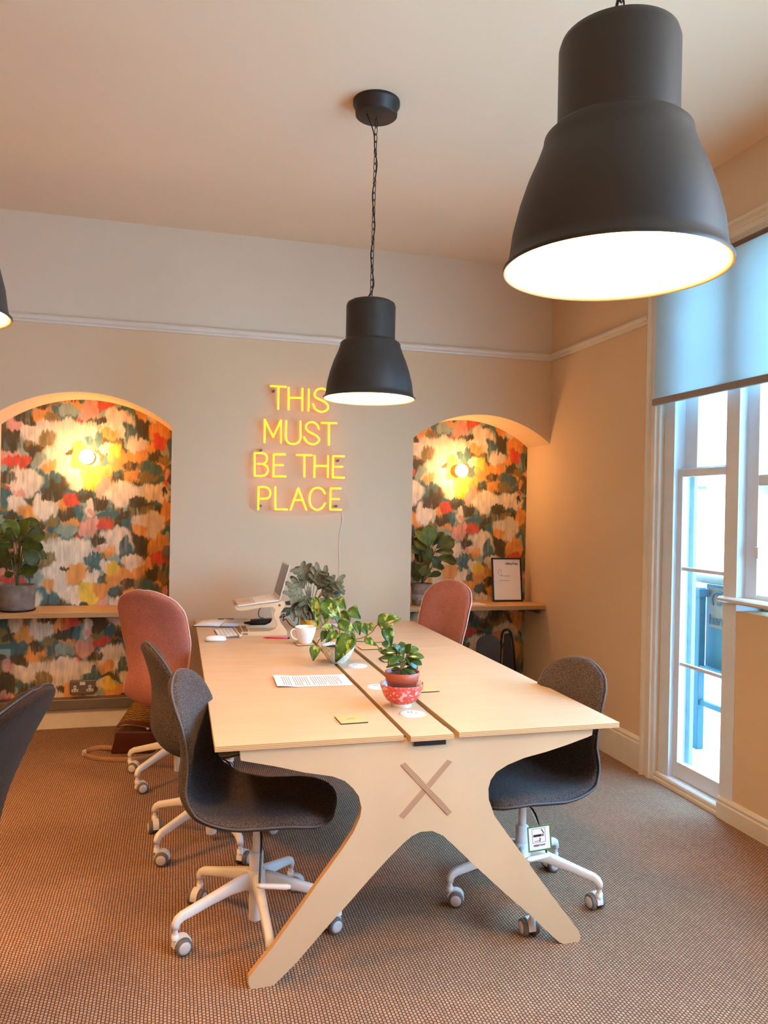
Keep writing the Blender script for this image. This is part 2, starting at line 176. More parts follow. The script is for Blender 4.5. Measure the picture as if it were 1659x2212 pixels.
def bracemat(name, sx, sz):
    t = NT(name); c = t.n('ShaderNodeTexCoord'); d = t.n('ShaderNodeVectorMath', operation='DOT_PRODUCT'); d.inputs[1].default_value = (sx, 0, sz); t.l(c.outputs['Object'], d.inputs[0])
    mu = t.n('ShaderNodeMath', operation='MULTIPLY'); mu.inputs[1].default_value = 2*PI/.0042; t.l(d.outputs['Value'], mu.inputs[0]); si = t.n('ShaderNodeMath', operation='SINE'); t.l(mu.outputs[0], si.inputs[0])
    ma = t.n('ShaderNodeMapRange'); ma.inputs[1].default_value = -1; t.l(si.outputs[0], ma.inputs[0]); t.l(t.ramp(ma.outputs[0], [(.2, lin('#7c5236')), (.65, lin('#c89c74'))]), t.b.inputs['Base Color']); t.b.inputs['Roughness'].default_value = .6
    return t.m
M['brace0'] = bracemat('plywood_edge_brace', .70, .714); M['brace1'] = bracemat('plywood_edge_brace_rising', .72, -.69)
M['shelf'] = plywood('oak_shelf', '#dca35c'); M['shelfe'] = plyedge('oak_shelf_edge', 2, '#9a6b3c', '#bf8f58')
M['lampout'] = simple('dark_bronze_enamel', '#281f19', .5, var=.04)
M['lampin'] = simple('cream_enamel', '#efd9a0', .35, var=.01)
M['chain'] = simple('black_chain_metal', '#1c1714', .4, .6)
M['bulb'] = emis('lamp_bulb_glow', (1.0, .62, .32), 600)
M['globe'] = emis('niche_bulb_glow', (1.0, .60, .26), 95)
M['neon'] = emis('neon_tube_glow', (1.0, .40, .018), 2.35)
M['char'] = fabric('charcoal_wool', '#1b1514', '#6a5e58'); M['black'] = fabric('charcoal_wool_seat', '#1e110a', '#38241a')
M['pink'] = fabric('dusty_pink_wool', '#955a4d', '#c28272'); M['pinkpipe'] = simple('pale_shell_rim', '#e0b9a6', .5)
M['piping'] = simple('grey_piping', '#575150', .8)
M['white'] = simple('white_powdercoat', '#e6e0d6', .4, var=.02)
M['tyre'] = simple('grey_rubber_tyre', '#6a625b', .6); M['darkmetal'] = simple('dark_plastic', '#1d1917', .45)
M['wheelcap'] = simple('wheel_cap_plastic', '#cfc5ba', .4)
M['whitecer'] = simple('white_ceramic', '#f0ece4', .15, var=.01, coat=.5)
M['socket'] = simple('white_socket_plastic', '#ebe6ea', .35, var=.01)
M['paper'] = simple('white_paper', '#f1ece9', .8, var=.01); M['ink'] = simple('printed_ink', '#5c504c', .8)
M['alu'] = simple('brushed_aluminium', '#d6cbbd', .35, .3, var=.03); M['key'] = simple('white_keys', '#efe9e0', .4)
M['screen'] = simple('dark_screen', '#564c48', .25)
M['soil'] = simple('potting_soil', '#2c1a10', .95, var=.5, nscale=90, bump=.8, bscale=90)
M['terracotta'] = simple('terracotta_plastic', '#a44a2c', .45, var=.05)
M['concrete'] = simple('grey_concrete', '#776454', .85, var=.35, nscale=16, bump=.3, bscale=40)
M['mustard'] = simple('mustard_glaze', '#b58a10', .4)
M['leather'] = simple('oxblood_leather', '#4a1e12', .3, var=.2, nscale=12, coat=.3); M['strap'] = simple('tan_webbing', '#a87f58', .8, var=.1)
M['fig'] = leafmat('fig_leaf', '#33380a', '#5f6214', gloss=.5); M['figv'] = leafmat('fig_leaf_young', '#5d6614', '#8f9028', gloss=.5)
M['pothos'] = leafmat('pothos_leaf', '#2c4a14', '#4c701e', '#b3bb56', 26, .3)
M['crass'] = leafmat('jade_leaf', '#2c4220', '#5a7a34', gloss=.25)
M['fern'] = leafmat('fern_frond', '#47472a', '#8d8a6c', gloss=.55)
M['stem'] = simple('plant_stem', '#6d5a30', .7)
M['blacktrim'] = simple('black_frame', '#14100e', .35); M['grey'] = simple('grey_metal_plate', '#75695c', .4, .3)
M['coaster'] = simple('veneer_coaster', '#e2b173', .5); M['coastedge'] = simple('black_coaster_edge', '#1d130e', .6)
M['pen'] = simple('pink_pen_plastic', '#e0305c', .3)

# ---------------- mesh helpers ----------------
class MB:
    def __init__(s): s.v = []; s.f = []; s.mi = []; s.sm = []
    def add(s, v, f, mi=0, smooth=True):
        o = len(s.v); s.v += [tuple(p) for p in v]
        for q in f: s.f.append(tuple(o+i for i in q)); s.mi.append(mi); s.sm.append(smooth)
        return s
    def box(s, lo, hi, mi=0, M4=None):
        v = [(x, y, z) for x in (lo[0], hi[0]) for y in (lo[1], hi[1]) for z in (lo[2], hi[2])]
        if M4 is not None: v = [M4 @ Vector(p) for p in v]
        return s.add(v, [(0, 1, 3, 2), (4, 6, 7, 5), (0, 4, 5, 1), (2, 3, 7, 6), (0, 2, 6, 4), (1, 5, 7, 3)], mi, False)
    def prism(s, poly, axis, a, b, mi=0, mside=None, smooth_side=False):
        # poly in the two remaining axes (in order), extruded along axis from a to b
        n = len(poly)
        def mk(p, t):
            q = list(p); q.insert(axis, t); return tuple(q)
        v = [mk(p, a) for p in poly] + [mk(p, b) for p in poly]
        ar = sum(poly[i][0]*poly[(i+1) % n][1]-poly[(i+1) % n][0]*poly[i][1] for i in range(n))
        flip = (ar > 0) != (axis == 1)
        s.add(v, [tuple(range(n))[::-1] if flip else tuple(range(n)), tuple(range(n, 2*n)) if flip else tuple(range(n, 2*n))[::-1]], mi, False)
        o = len(s.v)-2*n
        for i in range(n):
            j = (i+1) % n; q = (o+i, o+j, o+n+j, o+n+i)
            s.f.append(q if flip else q[::-1]); s.mi.append(mi if mside is None else mside); s.sm.append(smooth_side)
        return s
    def lathe(s, prof, n=32, c=(0, 0, 0), mi=0, M4=None, smooth=True):
        v = []; f = []
        for r, z in prof:
            for k in range(n):
                a = 2*PI*k/n; v.append(Vector((r*math.cos(a), r*math.sin(a), z)))
        for i in range(len(prof)-1):
            for k in range(n):
                k2 = (k+1) % n; f.append((i*n+k, i*n+k2, (i+1)*n+k2, (i+1)*n+k))
        if M4 is not None: v = [M4 @ p for p in v]
        v = [p+Vector(c) for p in v]
        return s.add(v, f, mi, smooth)
    def disc(s, r, z, n=32, c=(0, 0, 0), mi=0, M4=None):
        v = [Vector((r*math.cos(2*PI*k/n), r*math.sin(2*PI*k/n), z)) for k in range(n)]
        if M4 is not None: v = [M4 @ p for p in v]
        return s.add([p+Vector(c) for p in v], [tuple(range(n))], mi, False)
    def tube(s, path, r, n=8, closed=False, mi=0, cap=True, squash=None, lateral=None):
        P = [Vector(p) for p in path]; N = len(P); v = []; rr = r if hasattr(r, '__len__') else [r]*N
        side = Vector(lateral) if lateral else None; prev = None
        for i, p in enumerate(P):
            t = (P[(i+1) % N]-P[i-1]) if closed or 0 < i < N-1 else (P[1]-P[0] if i == 0 else P[-1]-P[-2])
            t.normalize()
            if side is not None: a = (side-t*side.dot(t)).normalized()
            else:
                if prev is None:
                    ref = Vector((0, 0, 1)) if abs(t.z) < .9 else Vector((1, 0, 0)); a = ref.cross(t).normalized()
                else: a = (prev-t*prev.dot(t)).normalized()
                prev = a
            b = t.cross(a)
            for k in range(n):
                th = 2*PI*k/n; ra, rb = (rr[i], rr[i]) if not hasattr(rr[i], '__len__') else rr[i]
                ca, sa = math.cos(th), math.sin(th)
                if squash:
                    ca = math.copysign(abs(ca)**squash, ca); sa = math.copysign(abs(sa)**squash, sa)
                v.append(p+a*ra*ca+b*rb*sa)
        f = []
        for i in range(N if closed else N-1):
            for k in range(n):
                k2 = (k+1) % n; j = (i+1) % N; f.append((i*n+k, i*n+k2, j*n+k2, j*n+k))
        if cap and not closed: f.append(tuple(range(n))[::-1]); f.append(tuple((N-1)*n+k for k in range(n)))
        return s.add(v, f, mi, True)
    def ball(s, c, r, n=16, m=10, mi=0, sc=(1, 1, 1)):
        v = []; f = []
        for i in range(m+1):
            ph = PI*i/m
            for k in range(n):
                a = 2*PI*k/n; v.append((c[0]+r*sc[0]*math.sin(ph)*math.cos(a), c[1]+r*sc[1]*math.sin(ph)*math.sin(a), c[2]+r*sc[2]*math.cos(ph)))
        for i in range(m):
            for k in range(n): k2 = (k+1) % n; f.append((i*n+k, (i+1)*n+k, (i+1)*n+k2, i*n+k2))
        return s.add(v, f, mi, True)
    def build(s, name, mats, parent=None, world=False, bevel=0, seg=2, sub=0):
        me = bpy.data.meshes.new(name)
        vs = s.v
        if world and parent is not None: L = world_loc(parent); vs = [(x-L[0], y-L[1], z-L[2]) for x, y, z in vs]
        me.from_pydata(vs, [], s.f)
        for mm in (mats if isinstance(mats, (list, tuple)) else [mats]): me.materials.append(mm)
        me.polygons.foreach_set('material_index', s.mi); me.polygons.foreach_set('use_smooth', s.sm); me.update()
        o = bpy.data.objects.new(name, me); COL.objects.link(o)
        if parent is not None: o.parent = parent
        if bevel:
            b = o.modifiers.new('bevel', 'BEVEL'); b.width = bevel; b.segments = seg; b.limit_method = 'ANGLE'; b.angle_limit = math.radians(50)
        if sub: q = o.modifiers.new('sub', 'SUBSURF'); q.levels = sub; q.render_levels = sub
        return o
def world_loc(o):
    L = Vector((0, 0, 0))
    while o is not None: L += o.location; o = o.parent
    return L
def thing(name, label, cat, loc=(0, 0, 0), rz=0, group=None):
    o = bpy.data.objects.new(name, None); COL.objects.link(o); o.location = loc; o.rotation_euler = (0, 0, rz)
    o.empty_display_size = .05
    o['label'] = label; o['category'] = cat
    if group: o['group'] = group
    return o
def tag(o, label, cat, group=None):
    o['label'] = label; o['category'] = cat
    if group: o['group'] = group
    return o
def struct(o): o['kind'] = 'structure'; return o
def catmull(P, n=8, closed=False):
    P = [Vector(p) for p in P]; out = []; N = len(P)
    for i in range(N if closed else N-1):
        p0 = P[i-1] if (closed or i > 0) else P[0]*2-P[1]; p1 = P[i]; p2 = P[(i+1) % N]
        p3 = P[(i+2) % N] if (closed or i+2 < N) else P[-1]*2-P[-2]
        for k in range(n):
            t = k/n
            out.append(.5*((2*p1)+(-p0+p2)*t+(2*p0-5*p1+4*p2-p3)*t*t+(-p0+3*p1-3*p2+p3)*t**3))
    if not closed: out.append(P[-1])
    return out
def text_part(name, body, size, mat, parent, M4, ex=.0004, align='LEFT', bold=0):
    c = bpy.data.curves.new(name, 'FONT'); c.body = body; c.size = size; c.extrude = ex; c.align_x = align; c.offset = bold
    t = bpy.data.objects.new(name, c); COL.objects.link(t)
    dg = bpy.context.evaluated_depsgraph_get(); dg.update()
    me = bpy.data.meshes.new_from_object(t.evaluated_get(dg)); bpy.data.objects.remove(t)
    me.transform(M4); me.materials.clear(); me.materials.append(mat)
    o = bpy.data.objects.new(name, me); COL.objects.link(o)
    if parent is not None: o.parent = parent
    return o
def copy_tree(o, parent=None):
    c = o.copy(); COL.objects.link(c)
    if parent is not None: c.parent = parent; 
    for ch in list(o.children):
        copy_tree(ch, c)
    return c

# ---------------- room ----------------
XW, YB, YN, ZC, XL, YR = 2.54, 4.92, 5.28, 3.165, -4.2, -3.0
b = MB(); b.add([(XL, YR, 0), (4.2, YR, 0), (4.2, 5.5, 0), (XL, 5.5, 0)], [(0, 1, 2, 3)], smooth=False)
b = MB(); b.box((XL, YR, -.05), (XW+.12, YN+.06, 0)); struct(b.build('floor', M['carpet']))
b = MB(); b.box((XL-.2, YR-.2, ZC), (XW+.3, YN+.3, ZC+.1)); struct(b.build('ceiling', M['ceil']))
def arch(x0, x1, zs, rise, n=28):
    h = (x1-x0)/2; R = (h*h+rise*rise)/(2*rise); cx = (x0+x1)/2; cz = zs+rise-R; a = math.asin(h/R)
    return [(cx+R*math.sin(-a+2*a*k/n), cz+R*math.cos(-a+2*a*k/n)) for k in range(n+1)]
NL = (-1.08, -.041); NR = (1.527, XW)
ZRAIL = 2.55
def back_wall():
    poly = [(XL, 0), (NL[0], 0)] + arch(NL[0], NL[1], 1.935, .182) + [(NL[1], 0), (NR[0], 0)] + arch(NR[0], NR[1], 1.93, .182) + [(XW, ZRAIL), (XL, ZRAIL)]
    b = MB(); b.prism(poly, 1, YB, YN, 0); return b
struct(back_wall().build('wall_back', M['wall']))
b = MB(); b.box((XL, YB, ZRAIL), (XW, YN, ZC)); struct(b.build('wall_back_frieze', M['frieze']))
# picture rail
def rail_profile(): return [(0, 0), (.012, .002), (.016, .012), (.028, .02), (.034, .034), (.030, .044), (.018, .050), (.012, .056), (0, .058)]
pr = rail_profile()
b = MB(); b.prism([(YB-d, 2.512+z) for d, z in pr], 0, XL, XW, 0); struct(b.build('trim_1', M['trim']))
b = MB(); b.prism([(XW-d, 2.512+z) for d, z in pr], 1, 3.735, YB-.02, 0); struct(b.build('trim_2', M['trim']))
# right wall with the window opening (y from YO0 to 3.62)
YO0, YO1, ZH, PX = 1.25, 3.62, 2.74, 2.64
WT = XW+.19
b = MB(); b.box((XW, YO1, 0), (WT, YN+.3, ZC)); struct(b.build('wall_right', M['wall']))
b = MB(); b.box((XW, -.9, ZH), (WT, YO1, ZC)); struct(b.build('wall_right_head', M['frieze']))
b = MB(); b.box((XW, .55, 0), (WT, YO0, ZH)); struct(b.build('wall_right_pier', M['wall']))
b = MB(); b.box((XW, YR, 0), (WT, -.9, ZC)); struct(b.build('wall_right_front', M['wall']))
b = MB(); b.box((XW, YO0, 0), (WT, 3.02, 1.0)); b.box((XW, -.9, 0), (WT, .55, 1.0)); struct(b.build('wall_right_dado', M['wall']))
b = MB(); b.box((XL-.2, YR-.2, 0), (XL, YN+.3, ZC)); struct(b.build('wall_left', M['wall']))
b = MB(); b.box((XL, YR-.2, 0), (WT, YR, ZC)); struct(b.build('wall_front', M['wall']))
# skirting boards
def skirt(y0, y1, h, name, t=.022):
    p = [(XW, 0), (XW-t, 0), (XW-t, h-.035), (XW-t+.006, h-.028), (XW-t+.003, h-.016), (XW-t*.5, h-.006), (XW, h)]
    b = MB(); b.prism(p, 1, y0, y1, 0); return struct(b.build(name, M['skirt']))
skirt(3.73, YN, .19, 'baseboard_right'); skirt(YO0, 3.11, .106, 'baseboard_right_window', .018); skirt(3.11, 3.62, .05, 'trim_threshold', .012)
for i, (x0, x1, y) in enumerate([(NL[0], NL[1], 5.235), (NR[0], XW-.022, 5.235)]):
    b = MB(); b.box((x0, y, 0), (x1, YN, .125)); struct(b.build('baseboard_alcove_%d' % (i+1), M['skirt'], bevel=.006))
b = MB(); b.box((NL[1], YB-.02, 0), (NR[0], YB, .12)); b.box((XL, YB-.02, 0), (NL[0], YB, .12)); struct(b.build('baseboard_back', M['skirt'], bevel=.005))

# ---------------- alcove wallpaper (painterly floral, computed brush blots) ----------------
WC = {'C': '#f3d6ac', 'D': '#54431f', 'B': '#8f7236', 'P': '#e99f7e', 'O': '#ef9c44', 'R': '#e0502f', 'T': '#4c6a60', 'L': '#9aa386', 'Y': '#f3c23c'}
def vnoise(x, z, seed):
    xi = np.floor(x).astype(np.int64); zi = np.floor(z).astype(np.int64); fx = x-xi; fz = z-zi
    fx = fx*fx*(3-2*fx); fz = fz*fz*(3-2*fz)
    def h(a, c):
        n = (a*374761393+c*668265263+seed*974711) & 0x7fffffff
        n = ((n ^ (n >> 13))*1274126177) & 0x7fffffff
        return ((n ^ (n >> 16)) & 0xffff)/65535.0
    return (h(xi, zi)*(1-fx)+h(xi+1, zi)*fx)*(1-fz)+(h(xi, zi+1)*(1-fx)+h(xi+1, zi+1)*fx)*fz
def wallpaper(name, cx, x0, x1):
    st = .0042; nx = int((x1-x0)/st)+1; nzz = int(2.14/st)+1
    X = np.linspace(x0, x1, nx); Z = np.linspace(0, 2.14, nzz); XX, ZZ = np.meshgrid(X, Z)
    u = XX.ravel()-cx; w = ZZ.ravel()
    # vertical dragged-brush distortion plus ragged edges
    us = u+.034*(vnoise(u*14, w*12, 3)-.5)+.016*(vnoise(u*34, w*30, 5)-.5)+.006*(vnoise(u*110, w*90, 6)-.5)
    ws = w+.026*(vnoise(u*150, w*8, 8)-.5)+.040*(vnoise(u*15, w*13, 9)-.5)+.022*(vnoise(u*40, w*36, 2)-.5)
    nb = vnoise(u*16, w*9, 11); nb2 = vnoise(u*22+9, w*12, 12)
    col = np.zeros((u.size, 3)); T, D, L, B = (np.array(lin(WC[k])[:3]) for k in 'TDLB')
    col[:] = T; m = nb > .5; col[m] = D*.75+B*.25; m = nb2 > .62; col[m] = B; m = (nb2 < .30); col[m] = L
    per = WPT
    for c, bx, bz, rx, rz in WP:
        cc = np.array(lin(WC[c])[:3])
        for k in (-2, -1, 0, 1):
            zz = bz+k*per
            if zz < -.15 or zz > 2.3: continue
            for dx in (0, 1.06, -1.06):
                if bx+dx < x0-cx-.1 or bx+dx > x1-cx+.1: continue
                gr = 1.24 if c in 'COY' else .98
                du = np.abs(us-bx-dx)/(rx*gr); dw = np.abs(ws-zz)/(rz*gr)
                sel = (du < 1.3) & (dw < 1.3)
                if not sel.any(): continue
                d = (du[sel]**2.3+dw[sel]**2.3)
                a = np.clip((1.06-d)/.45, 0, 1)
                a *= np.clip(.68+.6*vnoise(u[sel]*120, w[sel]*10, int(abs(bx)*100)+4), 0, 1)
                tone = (.80+.34*vnoise(u[sel]*36, w[sel]*20, int(abs(bz)*200)+21))[:, None]
                col[sel] = col[sel]*(1-a[:, None])+np.clip(cc*tone, 0, 1)*a[:, None]
    s = (.93+.14*vnoise(u*200, w*8, 31))[:, None]; col = np.clip(col*s, 0, 1)
    idx = np.arange(nx*nzz).reshape(nzz, nx)
    q = np.stack([idx[:-1, :-1], idx[:-1, 1:], idx[1:, 1:], idx[1:, :-1]], -1).reshape(-1, 4)
    me = bpy.data.meshes.new(name); nv = u.size; nf = len(q)
    me.vertices.add(nv); co = np.stack([XX.ravel(), np.full(nv, YN-.001), ZZ.ravel()], 1); me.vertices.foreach_set('co', co.ravel())
    me.loops.add(nf*4); me.loops.foreach_set('vertex_index', q.ravel().astype(np.int32))
    me.polygons.add(nf); me.polygons.foreach_set('loop_start', np.arange(0, nf*4, 4, dtype=np.int32))
    me.update(calc_edges=True); me.validate()
    at = me.color_attributes.new('pattern', 'FLOAT_COLOR', 'POINT')
    at.data.foreach_set('color', np.concatenate([col, np.ones((nv, 1))], 1).ravel())
    me.materials.append(M['paper_floral'])
    o = bpy.data.objects.new(name, me); COL.objects.link(o); return struct(o)
t = NT('floral_wallpaper'); vc = t.n('ShaderNodeVertexColor'); vc.layer_name = 'pattern'
nn = t.noise(t.coord((60, 1, 4)), 6, 3); kk = t.ramp(nn, [(.3, (.86, .86, .86)), (.7, (1, 1, 1))])
mx = t.n('ShaderNodeMix', data_type='RGBA', blend_type='MULTIPLY'); mx.inputs[0].default_value = 1
t.l(vc.outputs[0], mx.inputs[6]); t.l(kk, mx.inputs[7]); t.l(mx.outputs[2], t.b.inputs['Base Color']); t.b.inputs['Roughness'].default_value = .7
M['paper_floral'] = t.m
wallpaper('wall_alcove_left', -.56, NL[0]-.01, NL[1]+.01)
wallpaper('wall_alcove_right', 2.0, NR[0]-.01, XW)
b = MB(); b.box((XL, YN, 0), (WT, YN+.2, ZC)); struct(b.build('wall_alcove_backing', M['wall']))

# ---------------- windows ----------------
W1 = struct(thing('window_1', '', '')); del W1['label']; del W1['category']
def fbox(parent, name, boxes, mat=None, bevel=.004):
    b = MB()
    for i_, (lo, hi) in enumerate(boxes): e_ = .0007*i_; b.box((lo[0]+e_, lo[1]+(e_ if bevel else 0), lo[2]+e_), (hi[0]-e_, hi[1]-(e_ if bevel else 0), hi[2]-e_))
    return b.build(name, mat or M['winpaint'], parent, bevel=min(bevel, .0015) if len(boxes) > 1 else bevel)
PS = 2.584
fbox(W1, 'window_frame', [((XW-.004, 3.02, .03), (PX+.05, 3.11, ZH)), ((XW+.015, 3.531, .03), (PX+.02, 3.62, ZH)), ((XW, 3.11, .0), (PX+.04, 3.62, .05)), ((XW+.02, 3.02, ZH-.03), (PX+.04, 3.62, ZH))])
fbox(W1, 'lower_sash', [((PS, 3.495, .05), (PS+.035, 3.533, 1.69)), ((PS, 3.11, .05), (PS+.035, 3.13, 1.69)), ((PS, 3.11, .05), (PS+.035, 3.53, .135)), ((PS, 3.11, 1.645), (PS+.035, 3.53, 1.69)),
     ((PS+.004, 3.11, 1.148), (PS+.03, 3.50, 1.172)), ((PS+.004, 3.11, .642), (PS+.03, 3.50, .666))])
fbox(W1, 'upper_sash', [((PS+.037, 3.43, 1.66), (PS+.07, 3.533, ZH)), ((PS+.037, 3.11, 1.66), (PS+.07, 3.14, ZH)), ((PS+.037, 3.11, 1.66), (PS+.07, 3.53, 1.70)), ((PS+.04, 3.11, 2.2), (PS+.065, 3.50, 2.225))])
tg = NT('window_glass'); out = tg.t.nodes['Material Output']; tb = tg.n('ShaderNodeBsdfTransparent'); gb = tg.n('ShaderNodeBsdfGlossy'); gb.inputs['Roughness'].default_value = .02
ms = tg.n('ShaderNodeMixShader'); ms.inputs[0].default_value = .05; tg.l(tb.outputs[0], ms.inputs[1]); tg.l(gb.outputs[0], ms.inputs[2]); tg.l(ms.outputs[0], out.inputs[0])
tb.inputs[0].default_value = (.97, .99, 1, 1); M['glass'] = tg.m
fbox(W1, 'glass_pane', [((PS+.015, 3.13, .13), (PS+.018, 3.50, 1.65)), ((PS+.05, 3.14, 1.69), (PS+.053, 3.44, 2.7))], M['glass'], 0)
# outside masonry reveal
fbox(W1, 'outer_reveal', [((PS+.075, 3.498, -.1), (2.682, 3.62, ZH)), ((PX+.05, 3.0, -.1), (WT+.02, 3.10, ZH)), ((PS+.04, 3.1, -.1), (WT+.06, 3.52, .06))], M['reveal'])
W2 = struct(thing('window_2', '', '')); del W2['label']; del W2['category']
P2 = 2.582
fbox(W2, 'window_frame', [((P2, 2.945, 1.06), (PX+.03, 3.021, ZH)), ((P2+.001, YO0, 1.06), (PX+.03, YO0+.09, ZH)), ((P2+.002, YO0, 1.055), (PX+.03, 3.0, 1.085)), ((P2+.002, YO0, 1.585), (PX+.03, 3.0, 1.64)), ((P2+.002, YO0, ZH-.06), (PX+.03, 3.0, ZH)),
     ((P2+.003, 2.12, 1.06), (PX+.03, 2.20, ZH))])
fbox(W2, 'outer_reveal', [((PX+.03, 2.92, .95), (WT+.01, 3.0, ZH))], M['reveal'])
CT = Matrix.Translation((PX+.02, 0, 1.585)) @ Matrix.Rotation(-.35, 4, 'Y')
b = MB()
for lo, hi in (((0, 2.895, -.50), (.03, 2.935, 0)), ((0.001, 2.2, -.50), (.029, 2.9, -.46)), ((0.001, 2.2, -.04), (.029, 2.9, 0))): b.box(lo, hi, M4=CT)
b.build('open_casement', M['winpaint'], W2)
fbox(W2, 'catch', [((P2-.012, 2.925, 1.25), (P2+.01, 2.955, 1.305))], M['white'])
fbox(W2, 'glass_pane', [((PX+.0, YO0+.08, 1.64), (PX+.003, 2.94, 2.7))], M['glass'], 0)
b = MB(); b.prism([(XW+.1, 1.035), (XW-.03, 1.035), (XW-.042, 1.043), (XW-.042, 1.054), (XW-.03, 1.062), (XW+.1, 1.062)], 1, YO0, 3.105, 0); b.build('window_sill', M['trim'], W2)
W3 = struct(thing('window_3', '', '')); del W3['label']; del W3['category']
fbox(W3, 'window_frame', [((PX-.03, .45, 1.0), (PX+.05, .55, ZH)), ((PX-.03, -.9, 1.0), (PX+.05, -.8, ZH)), ((PX-.03, -.9, 1.0), (PX+.05, .55, 1.07)), ((PX-.03, -.9, ZH-.07), (PX+.05, .55, ZH)), ((PX-.03, -.9, 1.585), (PX+.05, .55, 1.64))])
# architrave round the opening
def archi(): return [(0, 0), (0, .016), (.018, .022), (.024, .03), (.05, .03), (.058, .02), (.075, .022), (.085, .034), (.1, .036), (.108, .026), (.11, 0)]
b = MB(); b.prism([(XW-d, YO1-.0+y) for y, d in archi()], 2, 0, ZH+.0, 0); struct(b.build('trim_3', M['trim']))
b = MB(); b.prism([(XW-d, ZH+y) for y, d in archi()], 1, YO0-.1, YO1+.11, 0); struct(b.build('trim_4', M['trim']))
# ---------------- roller blind ----------------
tb_ = NT('blind_fabric'); cb = lin('#cdd8d6')
v = tb_.coord((1, 1, 1)); n = tb_.noise(v, 400, 2); cc = tb_.ramp(n, [(.3, tuple(x*.95 for x in cb[:3])), (.7, cb)])
tb_.l(cc, tb_.b.inputs['Base Color']); tb_.b.inputs['Roughness'].default_value = .9
tr = tb_.n('ShaderNodeBsdfTranslucent'); tb_.l(cc, tr.inputs[0]); ms = tb_.n('ShaderNodeMixShader'); ms.inputs[0].default_value = .42
tb_.l(tb_.b.outputs[0], ms.inputs[1]); tb_.l(tr.outputs[0], ms.inputs[2]); tb_.l(ms.outputs[0], tb_.t.nodes['Material Output'].inputs[0])
BL = thing('roller_blind', 'pale translucent roller blind half lowered over the tall side window', 'blind', (XW-.04, 2.4, ZH))
b = MB(); b.box((XW-.048, YO0+.02, 2.07), (XW-.046, 3.63, 2.70)); b.build('blind_fabric', tb_.m, BL, world=True)
b = MB(); b.box((XW-.058, YO0+.02, 2.035), (XW-.036, 3.635, 2.072)); b.build('bottom_bar', simple('blind_bar', '#8a7c70', .5), BL, world=True, bevel=.004)
b = MB(); b.tube([(XW-.030, YO0+.02, 2.712), (XW-.030, 3.63, 2.712)], .02, 16); b.build('roller_tube', M['grey'], BL, world=True)

# ---------------- outside ----------------
b = MB(); b.box((2.95, -30, -3.0), (40, 40, -2.9)); struct(b.build('street_ground', simple('pale_paving', '#cfc9bf', .9)))
b = MB(); b.box((WT, 1.0, -.25), (3.9, 7.5, -.12)); struct(b.build('balcony_floor', simple('balcony_paving', '#d8d2c8', .8)))
F = thing('building', 'pale rendered building across the street seen through the side window', 'building', (13, 14, -2.9))
b = MB(); b.box((13, -12, -2.9), (17, 40, 3.9)); b.build('wall', simple('white_render', '#efe9df', .9), F, world=True)
for yy in (11.3, 14.2, 17.1):
    for zz in (-1.9, 1.2):
        b = MB(); b.box((12.93, yy-.55, zz), (13, yy+.55, zz+1.9)); b.box((12.9, yy-.6, zz-.08), (13, yy+.6, zz)); w = b.build('window', simple('facade_window', (.3, .28, .22), .6), F, world=True)
        b = MB(); b.box((12.9, yy-.03, zz), (12.93, yy+.03, zz+1.9)); b.box((12.9, yy-.55, zz+.92), (12.93, yy+.55, zz+.98)); g = b.build('glazing_bar', simple('facade_bar', (.03, .03, .025), .6), w); g.location = (-13, -14, 2.9)
R_ = thing('balcony_railing', 'metal railing with posts outside the narrow side window', 'railing', (3.4, 4.3, -.12))
M['rail'] = simple('railing_paint', (.001, .034, .047), .6)
for yy in (4.395, 5.7, 3.0):
    b = MB(); b.box((3.375, yy-.035, -.12), (3.425, yy+.035, .96)); b.box((3.36, yy-.05, .90), (3.44, yy+.05, .955)); b.build('post', M['rail'], R_, world=True, bevel=.004)
b = MB(); b.box((3.385, 1.2, .18), (3.415, 7.4, .215)); b.build('lower_rail', M['rail'], R_, world=True)
b = MB(); b.box((3.38, 1.2, .40), (3.42, 7.4, .445)); b.build('mid_rail', M['rail'], R_, world=True)
b = MB(); b.tube([(3.42, 1.2, 1.02), (3.42, 7.4, 1.02)], .028, 12); b.build('top_rail', simple('galvanised_pipe', (.08, .055, .038), .6), R_, world=True)
SG = thing('hanging_sign', 'pale blue sign board with lettering fixed on the railing outside the window', 'sign', (3.46, 3.75, .42))
b = MB(); b.box((3.46, 3.3, .43), (3.48, 4.405, .985)); b.build('board', simple('sign_blue_frame', (.001, .037, .05), .6), SG, world=True, bevel=.004)
b = MB(); b.box((3.452, 3.34, .70), (3.46, 4.372, .965)); b.build('face', simple('sign_pale_face', (.095, .054, .039), .6), SG, world=True)
rotY = Matrix.Rotation(PI/2, 4, 'X'); face = Matrix.Rotation(-PI/2, 4, 'Z') @ rotY
def sgtext(s, size, y, z):
    return text_part('lettering', s, size, simple('sign_ink', (.001, .019, .028), .6), SG, Matrix.Translation((-.014, y-3.75, z-.42)) @ face, bold=.003)
sgtext('harr', .085, 4.355, .725); sgtext('3', .10, 4.285, .855)
b = MB(); b.tube([Vector((3.448, 4.265+.065*math.cos(a), .885+.055*math.sin(a))) for a in np.linspace(PI*-.2, PI*.95, 18)], .008, 6); b.build('emblem', simple('sign_ink_arc', (.001, .019, .028), .6), SG, world=True)

